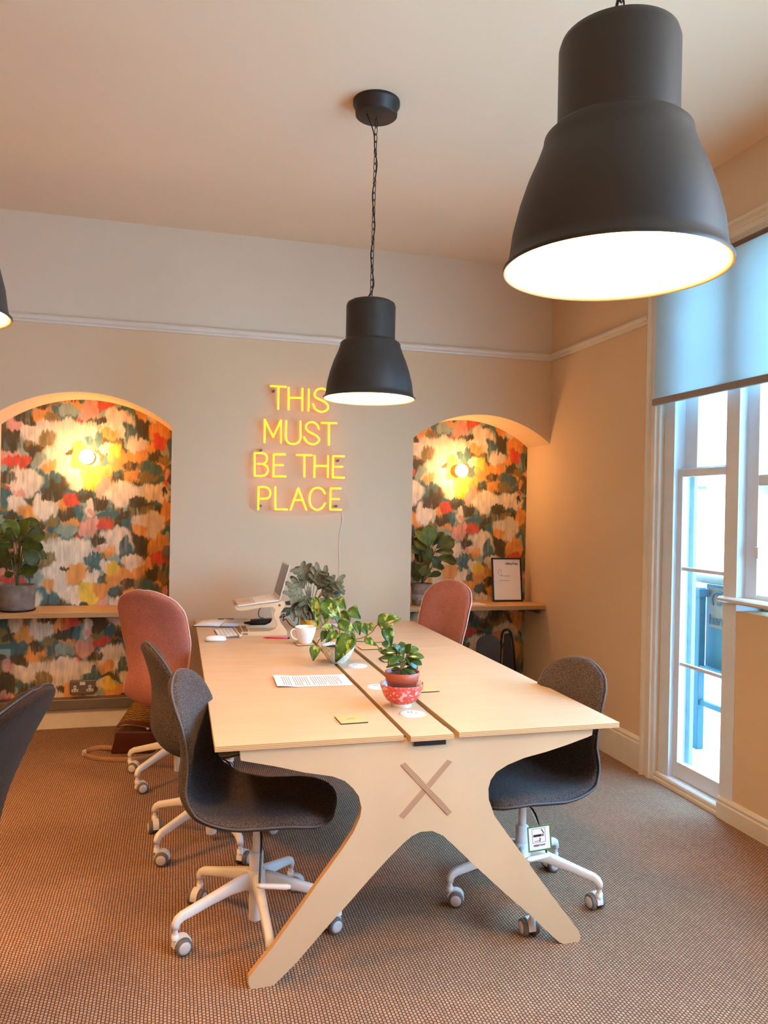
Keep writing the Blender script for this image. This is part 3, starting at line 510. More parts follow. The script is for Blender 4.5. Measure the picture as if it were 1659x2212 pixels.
# ---------------- alcove shelves ----------------
for i, (x0, x1, nm, lb) in enumerate([(NL[0], NL[1], 'left', 'long plywood shelf across the left alcove carrying the bushy fig plant'), (NR[0], XW-.004, 'right', 'plywood shelf across the right alcove carrying a black picture frame')]):
    S_ = thing('alcove_shelf', lb, 'shelf', ((x0+x1)/2, 5.1, .755), 0, 'plywood shelves in the alcoves')
    b = MB(); b.box((x0+.002, YB+.005, .755), (x1-.002, YN-.002, .785)); 
    b.mi = [1 if f in (0, 1, 2, 3) else 0 for f in range(6)]
    b.build('shelf_board', [M['shelf'], M['shelfe']], S_, world=True, bevel=.002)
    for xa in (x0+.002, x1-.02): MB().box((xa, YB+.10, .715), (xa+.018, YN-.01, .755)).build('bracket', M['grey'], S_, world=True)
# trunking and sockets in the left alcove
o = MB().box((NL[0]+.002, 5.20, .128), (NL[1]-.002, YN-.002, .196)).build('cable_trunking', M['grey'], bevel=.006)
tag(o, 'grey metal cable trunking strip running above the skirting in the left alcove', 'trunking')
K = thing('double_socket', 'grey double power socket with white inserts on the floral wallpaper', 'socket', (-.572, YN-.014, .257))
MB().box((-.077, -.010, -.045), (.077, .012, .047)).build('face_plate', M['grey'], K, bevel=.006)
for sx in (-1, 1):
    b = MB(); b.box((sx*.045-.02, -.013, -.026), (sx*.045+.02, -.010, -.010)); b.box((sx*.045-.008, -.013, -.012), (sx*.045+.008, -.010, .014)); b.build('socket_insert', M['white'], K)
    b = MB(); b.box((sx*.045-.012, -.0145, -.021), (sx*.045-.006, -.013, -.015)); b.box((sx*.045+.006, -.0145, -.021), (sx*.045+.012, -.013, -.015)); b.box((sx*.045-.002, -.0145, -.003), (sx*.045+.002, -.013, .008)); b.build('pin_holes', M['darkmetal'], K)
MB().box((-.017, -.015, .016), (.017, -.010, .036)).build('rocker_switch', M['white'], K, bevel=.001)
MB().box((-.008, -.004, -.061), (.008, .010, -.044)).build('conduit', M['grey'], K)
K = thing('light_switch', 'small grey metal switch plate at the right edge of the left alcove wallpaper', 'switch', (-.066, YN-.008, 1.135))
MB().box((-.02, -.006, -.04), (.02, .006, .04)).build('plate', M['grey'], K, bevel=.004); MB().box((-.006, -.012, -.008), (.006, -.006, .008)).build('toggle', M['grey'], K)
# ---------------- alcove bulbs ----------------
def wall_bulb(x, z, d, lb):
    T_ = thing('wall_lamp', lb, 'wall lamp', (x, YN, z), 0, 'globe bulbs in the wallpapered alcoves')
    R = Matrix.Rotation(PI/2, 4, 'X')
    b = MB(); b.lathe([(0, 0), (.046, 0), (.046, .008), (.03, .016), (.024, .045), (.020, .05), (0, .05)], 28, M4=R); b.build('holder', M['grey2'], T_)
    b = MB(); b.lathe([(.016, .048), (.03, .066), (.043, .09), (.046, .105), (.040, .13), (.022, .146), (0, .15)], 28, M4=R); g = b.build('globe_bulb', M['globe'], T_)
    return T_
M['grey2'] = simple('brass_lampholder', '#b08840', .3, .7)
wall_bulb(-.562, 1.742, 1, 'round glowing globe bulb on the floral wallpaper of the left alcove')
wall_bulb(1.975, 1.735, 1, 'round glowing globe bulb on the floral wallpaper of the right alcove')

# ---------------- neon sign ----------------
NS = thing('neon_sign', 'yellow neon sign reading THIS MUST BE THE PLACE in four rows on the back wall', 'neon sign', (.75, YB, 1.4))
rows = [('word_this', 0, 7), ('word_must', 7, 12), ('word_be', 12, 17), ('word_the', 17, 24), ('word_place', 24, 40)]
for nm, a, e in rows:
    b = MB()
    for s_, P in NEON[a:e]:
        Q = [(x, 4.872, z) for x, z in P]
        if s_: Q = catmull(Q, 5)
        if s_: b.tube(Q, .0062, 8, cap=True)
        else:
            for q0, q1 in zip(Q[:-1], Q[1:]): b.tube([q0, q1], .0062, 8, cap=True)
        for q in ((Q[0], Q[-1]) if s_ else Q): b.ball(q, .0062, 8, 6)
    b.build(nm, M['neon'], NS, world=True)
ta = NT('clear_acrylic'); out = ta.t.nodes['Material Output']; tb = ta.n('ShaderNodeBsdfTransparent'); tb.inputs[0].default_value = (.99, .985, .98, 1); gb = ta.n('ShaderNodeBsdfGlossy'); gb.inputs['Roughness'].default_value = .05
ms = ta.n('ShaderNodeMixShader'); ms.inputs[0].default_value = .03; ta.l(tb.outputs[0], ms.inputs[1]); ta.l(gb.outputs[0], ms.inputs[2]); ta.l(ms.outputs[0], out.inputs[0])
bd = catmull([(x, 0, z) for x, z in BOARD], 4, True)
MB().prism([(p.x, p.z) for p in bd], 1, 4.880, 4.884, 0).build('acrylic_backboard', ta.m, NS, world=True)
for x, z in STAND:
    MB().tube([(x, 4.876, z), (x, YB, z)], .008, 10).build('standoff', M['grey'], NS, world=True)
b = MB(); b.tube(catmull([(1.045, 4.905, 1.42), (1.05, 4.912, 1.36), (1.03, 4.914, 1.25), (1.035, 4.914, 1.05), (1.03, 4.914, .75)], 6), .0018, 6); b.build('power_cable', M['paper'], NS, world=True)

# ---------------- pendant lamps ----------------
def pendant(x, y, zr, lb, pw, slack=0):
    T_ = thing('pendant_lamp', lb, 'pendant lamp', (x, y, zr), 0, None)
    outer = [(.196, 0.0), (.197, .006), (.190, .010), (.186, .03), (.181, .07), (.170, .115), (.155, .16), (.140, .195), (.130, .222), (.128, .236), (.121, .243), (.108, .246), (.105, .255), (.105, .395), (.101, .408), (.088, .416), (.02, .418), (0, .418)]
    b = MB(); b.lathe(outer, 64); b.build('lamp_shade', M['lampout'], T_)
    inner = [(.194, .0005), (.186, .006), (.182, .03), (.177, .07), (.166, .115), (.151, .16), (.136, .195), (.122, .232), (.102, .246), (.101, .39), (0, .39)]
    b = MB(); b.lathe([(.196, 0), (.194, .0005)]+inner[1:], 64); b.build('shade_lining', M['lampin'], T_)
    b = MB(); b.lathe([(0, .075), (.02, .08), (.034, .10), (.037, .12), (.03, .15), (.018, .18), (.016, .24), (0, .24)], 24); b.build('bulb', M['bulb'], T_)
    zt = ZC-zr; T_['group'] = 'bell pendant lamps hanging on chains'
    b = MB(); b.lathe([(0, zt-.062), (.083, zt-.062), (.088, zt-.058), (.090, zt-.022), (.099, zt-.016), (.099, zt), (0, zt)], 48, c=(.0, -.03, 0)); b.build('ceiling_rose', M['lampout'], T_)
    # chain: alternating oval links
    z0, z1 = .418, zt-.075; n = max(2, int((z1-z0)/.030)); L = (z1-z0)/n
    b = MB()
    for k in range(n):
        zc = z0+L*(k+.5); a = (PI/2*(k % 2))+.5; hw, hh = .0068, L*.5+.0035
        pts = []
        for j in range(16):
            th = 2*PI*j/16; lx = hw*math.cos(th); lz = hh*math.sin(th)
            lz = math.copysign(min(abs(math.sin(th))**.6, 1)*hh, math.sin(th)); pts.append((lx*math.cos(a), lx*math.sin(a)-.03*((k+.5)/n), zc+lz))
        b.tube(pts, .0016, 6, closed=True)
    b.tube([(0, -.03, z1-.002), (0, -.03, zt-.06)], .0022, 6)
    b.build('chain', M['chain'], T_)
    c = [(-.025, 0, .417)]
    for k in range(1, 12):
        f_ = k/12; c.append((.009*math.sin(f_*19+slack), .008*math.cos(f_*15)-.03*f_, .417+(zt-.48)*f_))
    c.append((-.045, -.045, zt-.062)); b = MB(); b.tube(catmull(c, 5), .0026, 7); b.build('power_cord', M['chain'], T_)
    return T_
pendant(.782, 3.165, 1.913, 'dark bronze bell pendant lamp over the table in front of the neon sign', 26)
pendant(.744, 1.208, 1.878, 'largest dark bronze bell pendant lamp, close above at the upper right', 26, 2)
pendant(-.575, 1.93, 1.87, 'dark bronze pendant lamp mostly cut off at the left edge', 26, 1)

# ---------------- long plywood table ----------------
TB = thing('work_table', 'long birch plywood work table with splayed panel legs and a slotted centre strip', 'table', (.79, 3.45, 0))
def board(x0, x1, y0, y1, name):
    b = MB(); b.box((x0, y0, .722), (x1, y1, .74)); b.mi = [1, 1, 1, 1, 0, 0]
    return b.build(name, [M['ply'], M['plyz']], TB, world=True, bevel=.0012, seg=1)
board(.118, .698, 2.287, 3.698, 'tabletop'); board(.118, .698, 3.701, 4.86, 'tabletop')
board(.879, 1.458, 2.280, 3.698, 'tabletop'); board(.879, 1.458, 3.701, 4.62, 'tabletop')
board(.714, .857, 2.268, 4.62, 'centre_strip')
for y in (2.30, 4.35):
    b = MB(); b.prism([tuple(p) for p in PANEL], 1, y, y+.024, 0, 1); b.build('leg_panel', [M['ply'], M['plyy']], TB, world=True)
for k, q in enumerate(CROSS):
    b = MB(); b.prism([tuple(p) for p in q], 1, 2.2985 if k else 2.297, 4.376, 1, 0); ob = b.build('cross_brace', [M['ply'], M['brace%d' % k]], TB, world=True)
b = MB(); b.box((.735, 2.292, .700), (.84, 2.299, .7215)); b.box((.70, 2.33, .66), (.87, 4.34, .668)); b.box((.70, 2.33, .66), (.706, 4.34, .70)); b.box((.864, 2.33, .66), (.87, 4.34, .70)); b.build('cable_tray', M['darkmetal'], TB, world=True)
def floor_box(x, y):
    b = MB(); b.lathe([(0, .7435), (.036, .7435), (.043, .7425), (.046, .7402)], 40, c=(x, y, 0)); o_ = b.build('socket_disc', M['socket'], TB, world=True)
    b = MB()
    for dx, dy, sx, sy in ((-.012, .014, .003, .004), (.0, .014, .003, .004), (-.006, -.006, .0015, .003), (.013, -.002, .004, .002)):
        b.box((x+dx-sx, y+dy-sy, .7435), (x+dx+sx, y+dy+sy, .7438))
    h = b.build('pin_holes', M['ink'], o_); h.data.transform(Matrix.Translation(-world_loc(o_)))
for x, y in ((.797, 2.515), (.782, 2.925), (.79, 3.33), (.785, 4.05)): floor_box(x, y)

# ---------------- office chairs ----------------
def resample(P, n):
    P = [np.array(p) for p in P]; d = [0]
    for i in range(1, len(P)): d.append(d[-1]+float(np.linalg.norm(P[i]-P[i-1])))
    L = d[-1]; s = np.linspace(0, L, n); A = np.array(P)
    return np.stack([np.interp(s, d, A[:, k]) for k in range(A.shape[1])], 1), s, L
LOWP = [(.262, .405), (.235, .425), (.15, .435), (.04, .425), (-.06, .415), (-.14, .420), (-.195, .445), (-.228, .495), (-.235, .55), (-.228, .62), (-.232, .70), (-.255, .79), (-.288, .875)]
HIGHP = LOWP[:10] + [(-.228, .71), (-.245, .82), (-.270, .93), (-.300, 1.02)]
LOWW = [(0, .20), (.18, .228), (.36, .238), (.48, .232), (.58, .205), (.68, .182), (.80, .190), (.90, .186), (1, .165)]
HIGHW = [(0, .20), (.16, .228), (.32, .238), (.42, .234), (.50, .212), (.58, .182), (.75, .214), (.9, .212), (1, .19)]
def shell_parts(prof, W, mat_out, mat_in, mat_pipe, parent, ry=.09):
    P3 = [tuple(p)[:3] for p in catmull([(x, 0, z) for x, z in prof], 8)]
    A, s, L = resample([(p[0], p[2]) for p in P3], 60)
    n = len(s); T = np.gradient(A, axis=0); T /= np.linalg.norm(T, axis=1)[:, None]; N = np.stack([T[:, 1], -T[:, 0]], 1)
    w = np.interp(s/L, [a for a, _ in W], [b_ for _, b_ in W])
    def endf(d, R): return np.sqrt(np.clip(1-(1-np.clip(d/R, 0, 1))**2, 0, 1))
    # remap the outline so that both ends round off
    s2 = np.concatenate([np.linspace(0, .02, 8)**1, s[(s > .022) & (s < L-.022)], L-np.linspace(.02, 0, 8)])
    def at(arr): return np.stack([np.interp(s2, s, arr[:, k]) for k in range(arr.shape[1])], 1)
    A2, N2 = at(A), at(N); w2 = np.interp(s2, s, w)
    e = .52+.48*endf(s2, .11); e2 = .40+.60*endf(L-s2, .15)
    cap = endf(s2, .02)*.0+1
    lim0 = endf(s2+.0015, .05); lim1 = endf(L-s2+.0015, .06)
    ww = w2*np.minimum(e*(.15+.85*lim0), e2*(.15+.85*lim1))
    m = 19; V = np.sin(np.linspace(-PI/2, PI/2, m)*.92)/math.sin(PI/2*.92)
    frac = s2/L; curv = np.interp(frac, [0, .3, .5, .65, .85, 1], [.004, .014, .050, .042, .026, .004])
    def surf(off, wk, edge):
        g = np.zeros((len(s2), m, 3))
        ed = np.minimum(endf(s2+.002, .03), endf(L-s2+.002, .03))
        for j, v_ in enumerate(V):
            t_ = (1-abs(v_)**5)**.5 if edge else 1
            o_ = off*(max(t_, .0)*ed if edge else 1)
            base = A2+N2*((curv*v_*v_)[:, None])
            q = base+N2*(np.array(o_)*np.ones(len(s2)))[:, None]
            g[:, j, 0] = q[:, 0]; g[:, j, 1] = ww*wk*v_; g[:, j, 2] = q[:, 1]
        return g
    def solid(o1, o2, wk, name, mat):
        a, c = surf(o1, wk, True), surf(o2, wk, True); nr = len(s2); v = [tuple(p) for p in a.reshape(-1, 3)]+[tuple(p) for p in c.reshape(-1, 3)]; f = []; K = nr*m
        for i in range(nr-1):
            for j in range(m-1):
                q = (i*m+j, i*m+j+1, (i+1)*m+j+1, (i+1)*m+j); f.append(q); f.append(tuple(K+x for x in q[::-1]))
        for i in range(nr-1): f.append((i*m, (i+1)*m, K+(i+1)*m, K+i*m)); f.append((i*m+m-1, K+i*m+m-1, K+(i+1)*m+m-1, (i+1)*m+m-1))
        for j in range(m-1): f.append((j, K+j, K+j+1, j+1)); f.append(((nr-1)*m+j, (nr-1)*m+j+1, K+(nr-1)*m+j+1, K+(nr-1)*m+j))
        b = MB(); b.add(v, f); return b.build(name, mat, parent)
    solid(.002, -.024, 1.0, 'seat_shell', mat_out)
    solid(.022, -.004, .955, 'cushion', mat_in)
    g = surf(0, 1.0, False); loop = [g[i, 0] for i in range(len(s2))]+[g[-1, j] for j in range(1, m)]+[g[i, -1] for i in range(len(s2)-2, -1, -1)]+[g[0, j] for j in range(m-2, 0, -1)]
    b = MB(); b.tube([Vector(p) for p in loop], .0035, 6, closed=True); b.build('piping', mat_pipe, parent)
def caster(parent, ang, r, head):
    c = Vector((r*math.cos(ang), r*math.sin(ang), 0)); ca, sa = math.cos(head), math.sin(head)
    F4 = Matrix.Translation(c) @ Matrix.Rotation(head, 4, 'Z')
    b = MB(); b.lathe([(.009, .062), (.009, .088)], 12, M4=F4)
    hood = [(-.034+.0*k, 0) for k in range(0)]
    pts = [(-.022+.030*math.cos(a), .030+.030*math.sin(a)) for a in np.linspace(0, PI, 14)] + [(-.052, .022), (-.035, .034), (-.01, .034), (.008, .024)]
    bb = MB(); bb.prism(pts, 1, -.0125, .0125, 0); b.add([F4 @ Vector(p) for p in bb.v], bb.f, 0, False)
    b.lathe([(.012, .050), (.012, .066), (0, .066)], 14, M4=F4)
    C_ = b.build('caster', M['white'], parent)
    for sgn in (-1, 1):
        R = F4 @ Matrix.Translation((-.022, sgn*.020, .0275)) @ Matrix.Rotation(-sgn*PI/2, 4, 'X')
        w_ = MB(); w_.lathe([(.010, -.009), (.0255, -.009), (.0275, -.006), (.0275, .005), (.025, .009), (.0195, .0098)], 26, M4=R)
        w_.lathe([(.0195, .0098), (.018, .0115), (.010, .0128), (0, .013)], 26, mi=1, M4=R); w_.lathe([(0, -.009), (.010, -.009)], 26, M4=R)
        w_.build('wheel', [M['tyre'], M['wheelcap']], C_)
def office_chair(lb, loc, yaw, base, pal, high=False, heads=(0, 1.2, 2.1, 3.3, 4.4), lever=-1, zseat=0, tilt=0, group='office chairs in the meeting room'):
    C_ = thing('office_chair', lb, 'chair', (*loc, 0), 0, group)
    S_ = bpy.data.objects.new('upper', None)
    mo, mi_, mp_ = pal
    # upper part is yawed about the column: build in local frame then rotate the meshes
    before = set(bpy.data.objects)
    shell_parts(HIGHP if high else LOWP, HIGHW if high else LOWW, mo, mi_, mp_, C_)
    b = MB(); b.lathe([(0, .375), (.07, .378), (.12, .392), (.15, .408), (0, .412)], 28); b.box((-.09, -.05, .362), (.09, .05, .385)); b.build('mechanism', M['darkmetal'], C_, bevel=.003)
    ly = lever*1
    b = MB(); b.tube(catmull([(.02, ly*.05, .37), (.04, ly*.13, .355), (.05, ly*.20, .262), (.055, ly*.215, .25)], 6), .0035, 8, mi=1); b.tube([(.045, ly*.215, .252), (.06, ly*.216, .252), (.14, ly*.218, .253), (.152, ly*.218, .253)], [(.006, .006), (.009, .007), (.010, .008), (.006, .005)], 12, squash=.7)
    b.build('height_lever', [M['white'], M['darkmetal']], C_)
    up_ = set(bpy.data.objects)-before
    Ry = Matrix.Rotation(yaw, 4, 'Z') @ Matrix.Translation((0, 0, .4)) @ Matrix.Rotation(-tilt, 4, 'Y') @ Matrix.Translation((0, 0, -.4)); Tz = Matrix.Translation((0, 0, zseat))
    for o_ in up_: o_.data.transform(Tz @ Ry)
    bpy.data.objects.remove(S_)
    b = MB(); b.lathe([(.0145, .25), (.0145, .37)], 20); b.lathe([(0, .266), (.020, .266), (.024, .262), (.0245, .18)], 28); b.lathe([(.0245, .19), (.023, .035), (.021, .03), (0, .03)], 28); b.build('gas_column', M['white'], C_)
    b = MB(); b.lathe([(.026, .205), (.034, .196), (.040, .17), (.038, .14), (.026, .132), (.02, .132)], 32); b.build('base_hub', M['white'], C_)
    R0 = .285
    for k in range(5):
        a = base+k*2*PI/5; ca, sa = math.cos(a), math.sin(a)
        path = [(.015, .170), (.05, .168), (.10, .160), (.17, .143), (.23, .127), (.262, .119), (.277, .110), (.2845, .098), (.285, .084)]
        rad = [(.017, .032), (.017, .027), (.0155, .020), (.0145, .0165), (.0135, .0155), (.013, .015), (.013, .014), (.0125, .0125), (.012, .0115)]
        b = MB(); b.tube([(p*ca, p*sa, z) for p, z in path], rad, 14, lateral=(-sa, ca, 0), squash=.62); b.build('base_leg', M['white'], C_)
        caster(C_, a, R0, heads[k])
    return C_
DARK = (M['char'], M['black'], M['piping']); PINK = (M['pink'], M['pink'], M['pinkpipe'])
D2R = math.radians
office_chair('charcoal wool swivel chair nearest the camera on the left side of the table', (.283, 2.635), D2R(-17), D2R(57), (M['char'], M['char'], M['piping']), heads=[D2R(a) for a in (150, 60, 200, 250, 20)])
office_chair('charcoal swivel chair second in the left row, its back edge-on behind the nearest one', (.165, 3.37), D2R(14), D2R(3), (M['char'], M['char'], M['piping']), heads=[D2R(a) for a in (10, 100, 100, 170, 230)], lever=-1)
office_chair('tall pink chair with its back turned at the far left of the table', (.03, 4.20), D2R(52), D2R(9), PINK, True, heads=[D2R(a) for a in (10, 100, 160, 200, 230)])
office_chair('charcoal swivel chair tucked under the right side of the table, tag hanging below', (1.275, 2.63), D2R(192), D2R(36), (M['char'], M['char'], M['piping']), heads=[D2R(a) for a in (10, 100, 160, 270, 280)], lever=1)
office_chair('tall pink chair on the right side of the table in front of the right alcove', (1.36, 4.26), D2R(203), D2R(20), PINK, True, heads=[D2R(a) for a in (10, 100, 160, 200, 230)])
office_chair('dark chair cropped by the left edge of the photo, turned to the left', (-.74, 2.20), D2R(165), D2R(18), (M['black'], M['black'], M['darkmetal']), True, heads=[D2R(a) for a in (10, 100, 160, 200, 230)], zseat=.03, tilt=D2R(12))
# ---------------- things on the table ----------------
ZT = .7402
def leaf(b, base, tip, w, shape='oval', droop=.12, nrm=(-.2, -.75, .6), fold=.12, mi=0, nL=9, wav=0):
    A, B = Vector(base), Vector(tip); d = B-A; L = d.length; ax = d.normalized(); n0 = Vector(nrm)
    lat = ax.cross(n0)
    if lat.length < .05: lat = ax.cross(Vector((1, 0, 0)))
    lat.normalize(); nn = lat.cross(ax).normalized()
    if nn.dot(n0) < 0: nn = -nn
    v = []; f = []; K = 7
    for i in range(nL+1):
        t = i/nL
        if shape == 'heart': ww = (math.sin(PI*min(1, t**.55))**.75)*(1-.25*t)
        elif shape == 'fiddle': ww = math.sin(PI*t**1.25)**.65*(.62+.5*t)
        elif shape == 'jade': ww = math.sin(PI*t**1.15)**.6
        elif shape == 'strap': ww = math.sin(PI*(t*.92+.04))**.5
        else: ww = math.sin(PI*t**.8)**.8
        ww = max(ww, .02)*w/2
        c = A+d*t+nn*(L*droop*4*t*(1-t))
        for k in range(K):
            s_ = -1+2*k/(K-1)
            wv = wav*L*math.sin(t*26+s_*3)*abs(s_)
            v.append(c+lat*(ww*s_)+nn*(abs(s_)*w*fold+wv))
    for i in range(nL):
        for k in range(K-1): a = i*K+k; f.append((a, a+1, a+K+1, a+K))
    b.add(v, f, mi)
def thick(o, t): md = o.modifiers.new('thickness', 'SOLIDIFY'); md.thickness = t; md.offset = 0; return o
random.seed(4)
# laptop riser
SIDE = [[0.3444,0.738],[0.3452,0.7605],[0.4995,0.7611],[0.5292,0.7733],[0.5425,0.7966],[0.5348,0.8183],[0.5215,0.8443],[0.5199,0.8615],[0.5294,0.8786],[0.5184,0.8938],[0.463,0.8925],[0.3369,0.8749],[0.318,0.8812],[0.3106,0.897],[0.3113,0.9054],[0.3217,0.9074],[0.3281,0.8967],[0.4627,0.9117],[0.5394,0.9205],[0.565,0.9262],[0.5802,0.92],[0.5848,0.9079],[0.5765,0.8886],[0.5577,0.8609],[0.5508,0.8352],[0.5608,0.807],[0.5851,0.7742],[0.5971,0.7545],[0.5945,0.7375]]
sd = [(x, z+.0032) for x, z in SIDE]
RS = thing('laptop_riser', 'pale plywood laptop riser with curved side panels and a hollow base', 'laptop stand', (.46, 4.32, ZT))
for y in (4.20, 4.42):
    b = MB(); b.prism(sd, 1, y, y+.010, 0, 1, True); sp = b.build('side_panel', [M['ply'], M['ply']], RS, world=True)
    b = MB(); b.tube([(.5517, y-.0006, .906), (.5517, y+.0106, .906)], .0075, 18); h = b.build('peg_hole', M['grey'], sp); h.data.transform(Matrix.Translation(-world_loc(sp)))
MB().box((.345, 4.21, .745), (.575, 4.42, .750)).build('base_shelf', M['ply'], RS, world=True)
b = MB(); b.prism([(.322, .8935), (.545, .9195), (.545, .9235), (.322, .8975)], 1, 4.212, 4.418); b.build('top_shelf', M['ply'], RS, world=True)
b = MB(); b.box((.352, 4.212, .75), (.358, 4.418, .768)); b.box((.385, 4.212, .75), (.391, 4.418, .768)); b.build('tray_divider', M['ply'], RS, world=True)
MB().box((.356, 4.197, .748), (.382, 4.1995, .757)).build('slot', M['grey'], RS, world=True)
# laptop
LP = thing('laptop', 'open thin laptop standing on the plywood riser, screen edge towards the camera', 'laptop', (.43, 4.33, .905))
p0, p1 = Vector((.326, .902)), Vector((.546, .928))
def slab(a, c, t, y0, y1):
    d = (c-a).normalized(); n = Vector((-d.y, d.x))
    return [tuple(a), tuple(c), tuple(c+n*t), tuple(a+n*t)], 1, y0, y1
b = MB(); b.prism(*slab(p0, p1, .009, 4.19, 4.47)); b.build('base', M['alu'], LP, world=True, bevel=.002)
d = (p1-p0).normalized(); n = Vector((-d.y, d.x)); up0 = p0+n*.0092
for r in range(6):
    a = up0+d*(.098+r*.018); c = a+d*.0155
    for k in range(12):
        b = MB() if k == 0 else b
        b.prism([tuple(a), tuple(c), tuple(c+n*.0012), tuple(a+n*.0012)], 1, 4.205+k*.0212, 4.205+k*.0212+.0185)
    b.build('key_row', M['key'], LP, world=True)
a = up0+d*.012; b = MB(); b.prism([tuple(a), tuple(a+d*.07), tuple(a+d*.07+n*.0004), tuple(a+n*.0004)], 1, 4.28, 4.38); b.build('trackpad', M['coaster'], LP, world=True)
s0, s1 = Vector((.548, .935)), Vector((.600, 1.128))
b = MB(); b.prism(*slab(s0, s1, -.005, 4.19, 4.47)); b.build('lid', M['alu'], LP, world=True, bevel=.0015)
sn = (s1-s0).normalized(); nn_ = Vector((-sn.y, sn.x)); e0, e1 = s0+sn*.022+nn_*.0002, s1-sn*.010+nn_*.0002
b = MB(); b.prism(*slab(e0, e1, .0008, 4.20, 4.46)); b.build('screen', M['screen'], LP, world=True)
# notebook, pencil case, cables
NB = thing('open_notebook', 'open notebook with printed pages and a dark cover at the far left table corner', 'notebook', (.28, 4.65, ZT), D2R(-14))
b = MB(); b.box((-.16, -.125, 0), (.16, .125, .003)); b.build('cover', M['darkmetal'], NB)
for sx in (-1, 1):
    v = []; f = []
    for i in range(9):
        t_ = i/8; x_ = sx*(.003+.150*t_); z_ = .007+.012*math.sin(PI*min(1, t_*1.0+.1))*(1-.4*t_)
        v += [(x_, -.118, z_), (x_, .118, z_), (x_, -.118, .003), (x_, .118, .003)]
    for i in range(8):
        a = i*4; f += [(a, a+4, a+5, a+1), (a+2, a+3, a+7, a+6), (a, a+2, a+6, a+4), (a+1, a+5, a+7, a+3)]
    f += [(0, 1, 3, 2), (32, 34, 35, 33)]
    MB().add(v, f).build('page_block', M['paper'], NB)
b = MB()
for k in range(10): b.box((.03, .095-.02*k, .0205-.0), (.13, .098-.02*k, .0209))
b.build('printed_lines', M['ink'], NB)
EY = thing('reading_glasses', 'small thin dark folded glasses lying on the open notebook', 'glasses', (.295, 4.70, .762))
b = MB()
for sx in (-1, 1): b.tube([(sx*.03+.018*math.cos(a), .012*math.sin(a), .002) for a in np.linspace(0, 2*PI, 16)[:-1]], .0014, 6, closed=True)
b.tube([(-.012, 0, .003), (0, .003, .004), (.012, 0, .003)], .0012, 6); b.build('rims', M['darkmetal'], EY)
PC = thing('power_adapter', 'black power adapter with moulded cable end lying beside the notebook', 'power adapter', (.46, 4.49, ZT))
b = MB(); b.tube([(-.075, 0, .029), (-.04, 0, .030), (-.035, 0, .030), (.06, 0, .031), (.085, 0, .031), (.092, 0, .034)], [(.008, .006), (.012, .009), (.024, .020), (.026, .022), (.024, .024), (.012, .014)], 16, squash=.6)
b.build('adapter_body', M['darkmetal'], PC); MB().box((.045, -.012, .0), (.075, .012, .02)).build('plug', M['darkmetal'], PC, bevel=.003)
CB = MB(); CB.tube(catmull([(.505, 4.515, .789), (.475, 4.515, .80), (.470, 4.5, .835), (.488, 4.5, .862), (.50, 4.46, .880)], 6), .0026, 7)
CB.tube(catmull([(.560, 4.51, .776), (.585, 4.46, .80), (.612, 4.45, .822), (.606, 4.44, .785), (.615, 4.40, .800), (.640, 4.42, .768), (.676, 4.45, .7445), (.705, 4.5, .765), (.703, 4.52, .80), (.668, 4.52, .818), (.62, 4.5, .80), (.585, 4.48, .80)], 6), .0028, 7)
tag(CB.build('power_cable', M['darkmetal']), 'looped black cable behind the laptop riser next to the mustard plant pot', 'cable')
# keyboard and mouse
KB = thing('keyboard', 'slim silver keyboard with white keys left of the laptop riser', 'keyboard', (.275, 4.28, ZT), D2R(3))
b = MB(); b.prism([(-.058, 0), (.058, 0), (.062, .006), (.060, .014), (.054, .0145), (-.058, .004)], 1, -.135, .135, 0); b.build('base', M['grey'], KB)
MB().tube([(.055, -.137, .009), (.055, .137, .009)], .0085, 14).build('battery_bar', M['alu'], KB)
for r in range(5):
    b = MB(); x0 = -.053+r*.0196; z0 = .0055+r*.0019
    for k in range(14): y0 = -.131+k*.0188; b.prism([(x0, z0-.002), (x0+.0170, z0), (x0+.0170, z0+.0025), (x0, z0+.0008)], 1, y0, y0+.0165)
    b.build('key_row', M['key'], KB)
MS = thing('mouse', 'low white rounded computer mouse beside the keyboard on the table', 'mouse', (.205, 4.072, ZT), D2R(-4))
v = []; f = []; nu, nv = 20, 10
for i in range(nv+1):
    ph = PI/2*i/nv
    for k in range(nu):
        a = 2*PI*k/nu; ca, sa = math.copysign(abs(math.cos(a))**.75, math.cos(a)), math.copysign(abs(math.sin(a))**.75, math.sin(a))
        v.append((.056*math.cos(ph)**.6*ca, .029*math.cos(ph)**.6*sa, .007+.024*math.sin(ph)**.9))
for i in range(nv):
    for k in range(nu): k2 = (k+1) % nu; f.append((i*nu+k, i*nu+k2, (i+1)*nu+k2, (i+1)*nu+k))
MB().add(v, f).build('top_shell', M['whitecer'], MS)
b = MB(); b.lathe([(0, 0), (.026, 0), (.0275, .0055), (.0275, .007)], 28); ob = b.build('underside', M['wheelcap'], MS); ob.data.transform(Matrix.Diagonal((1.95, 1, .8, 1)))
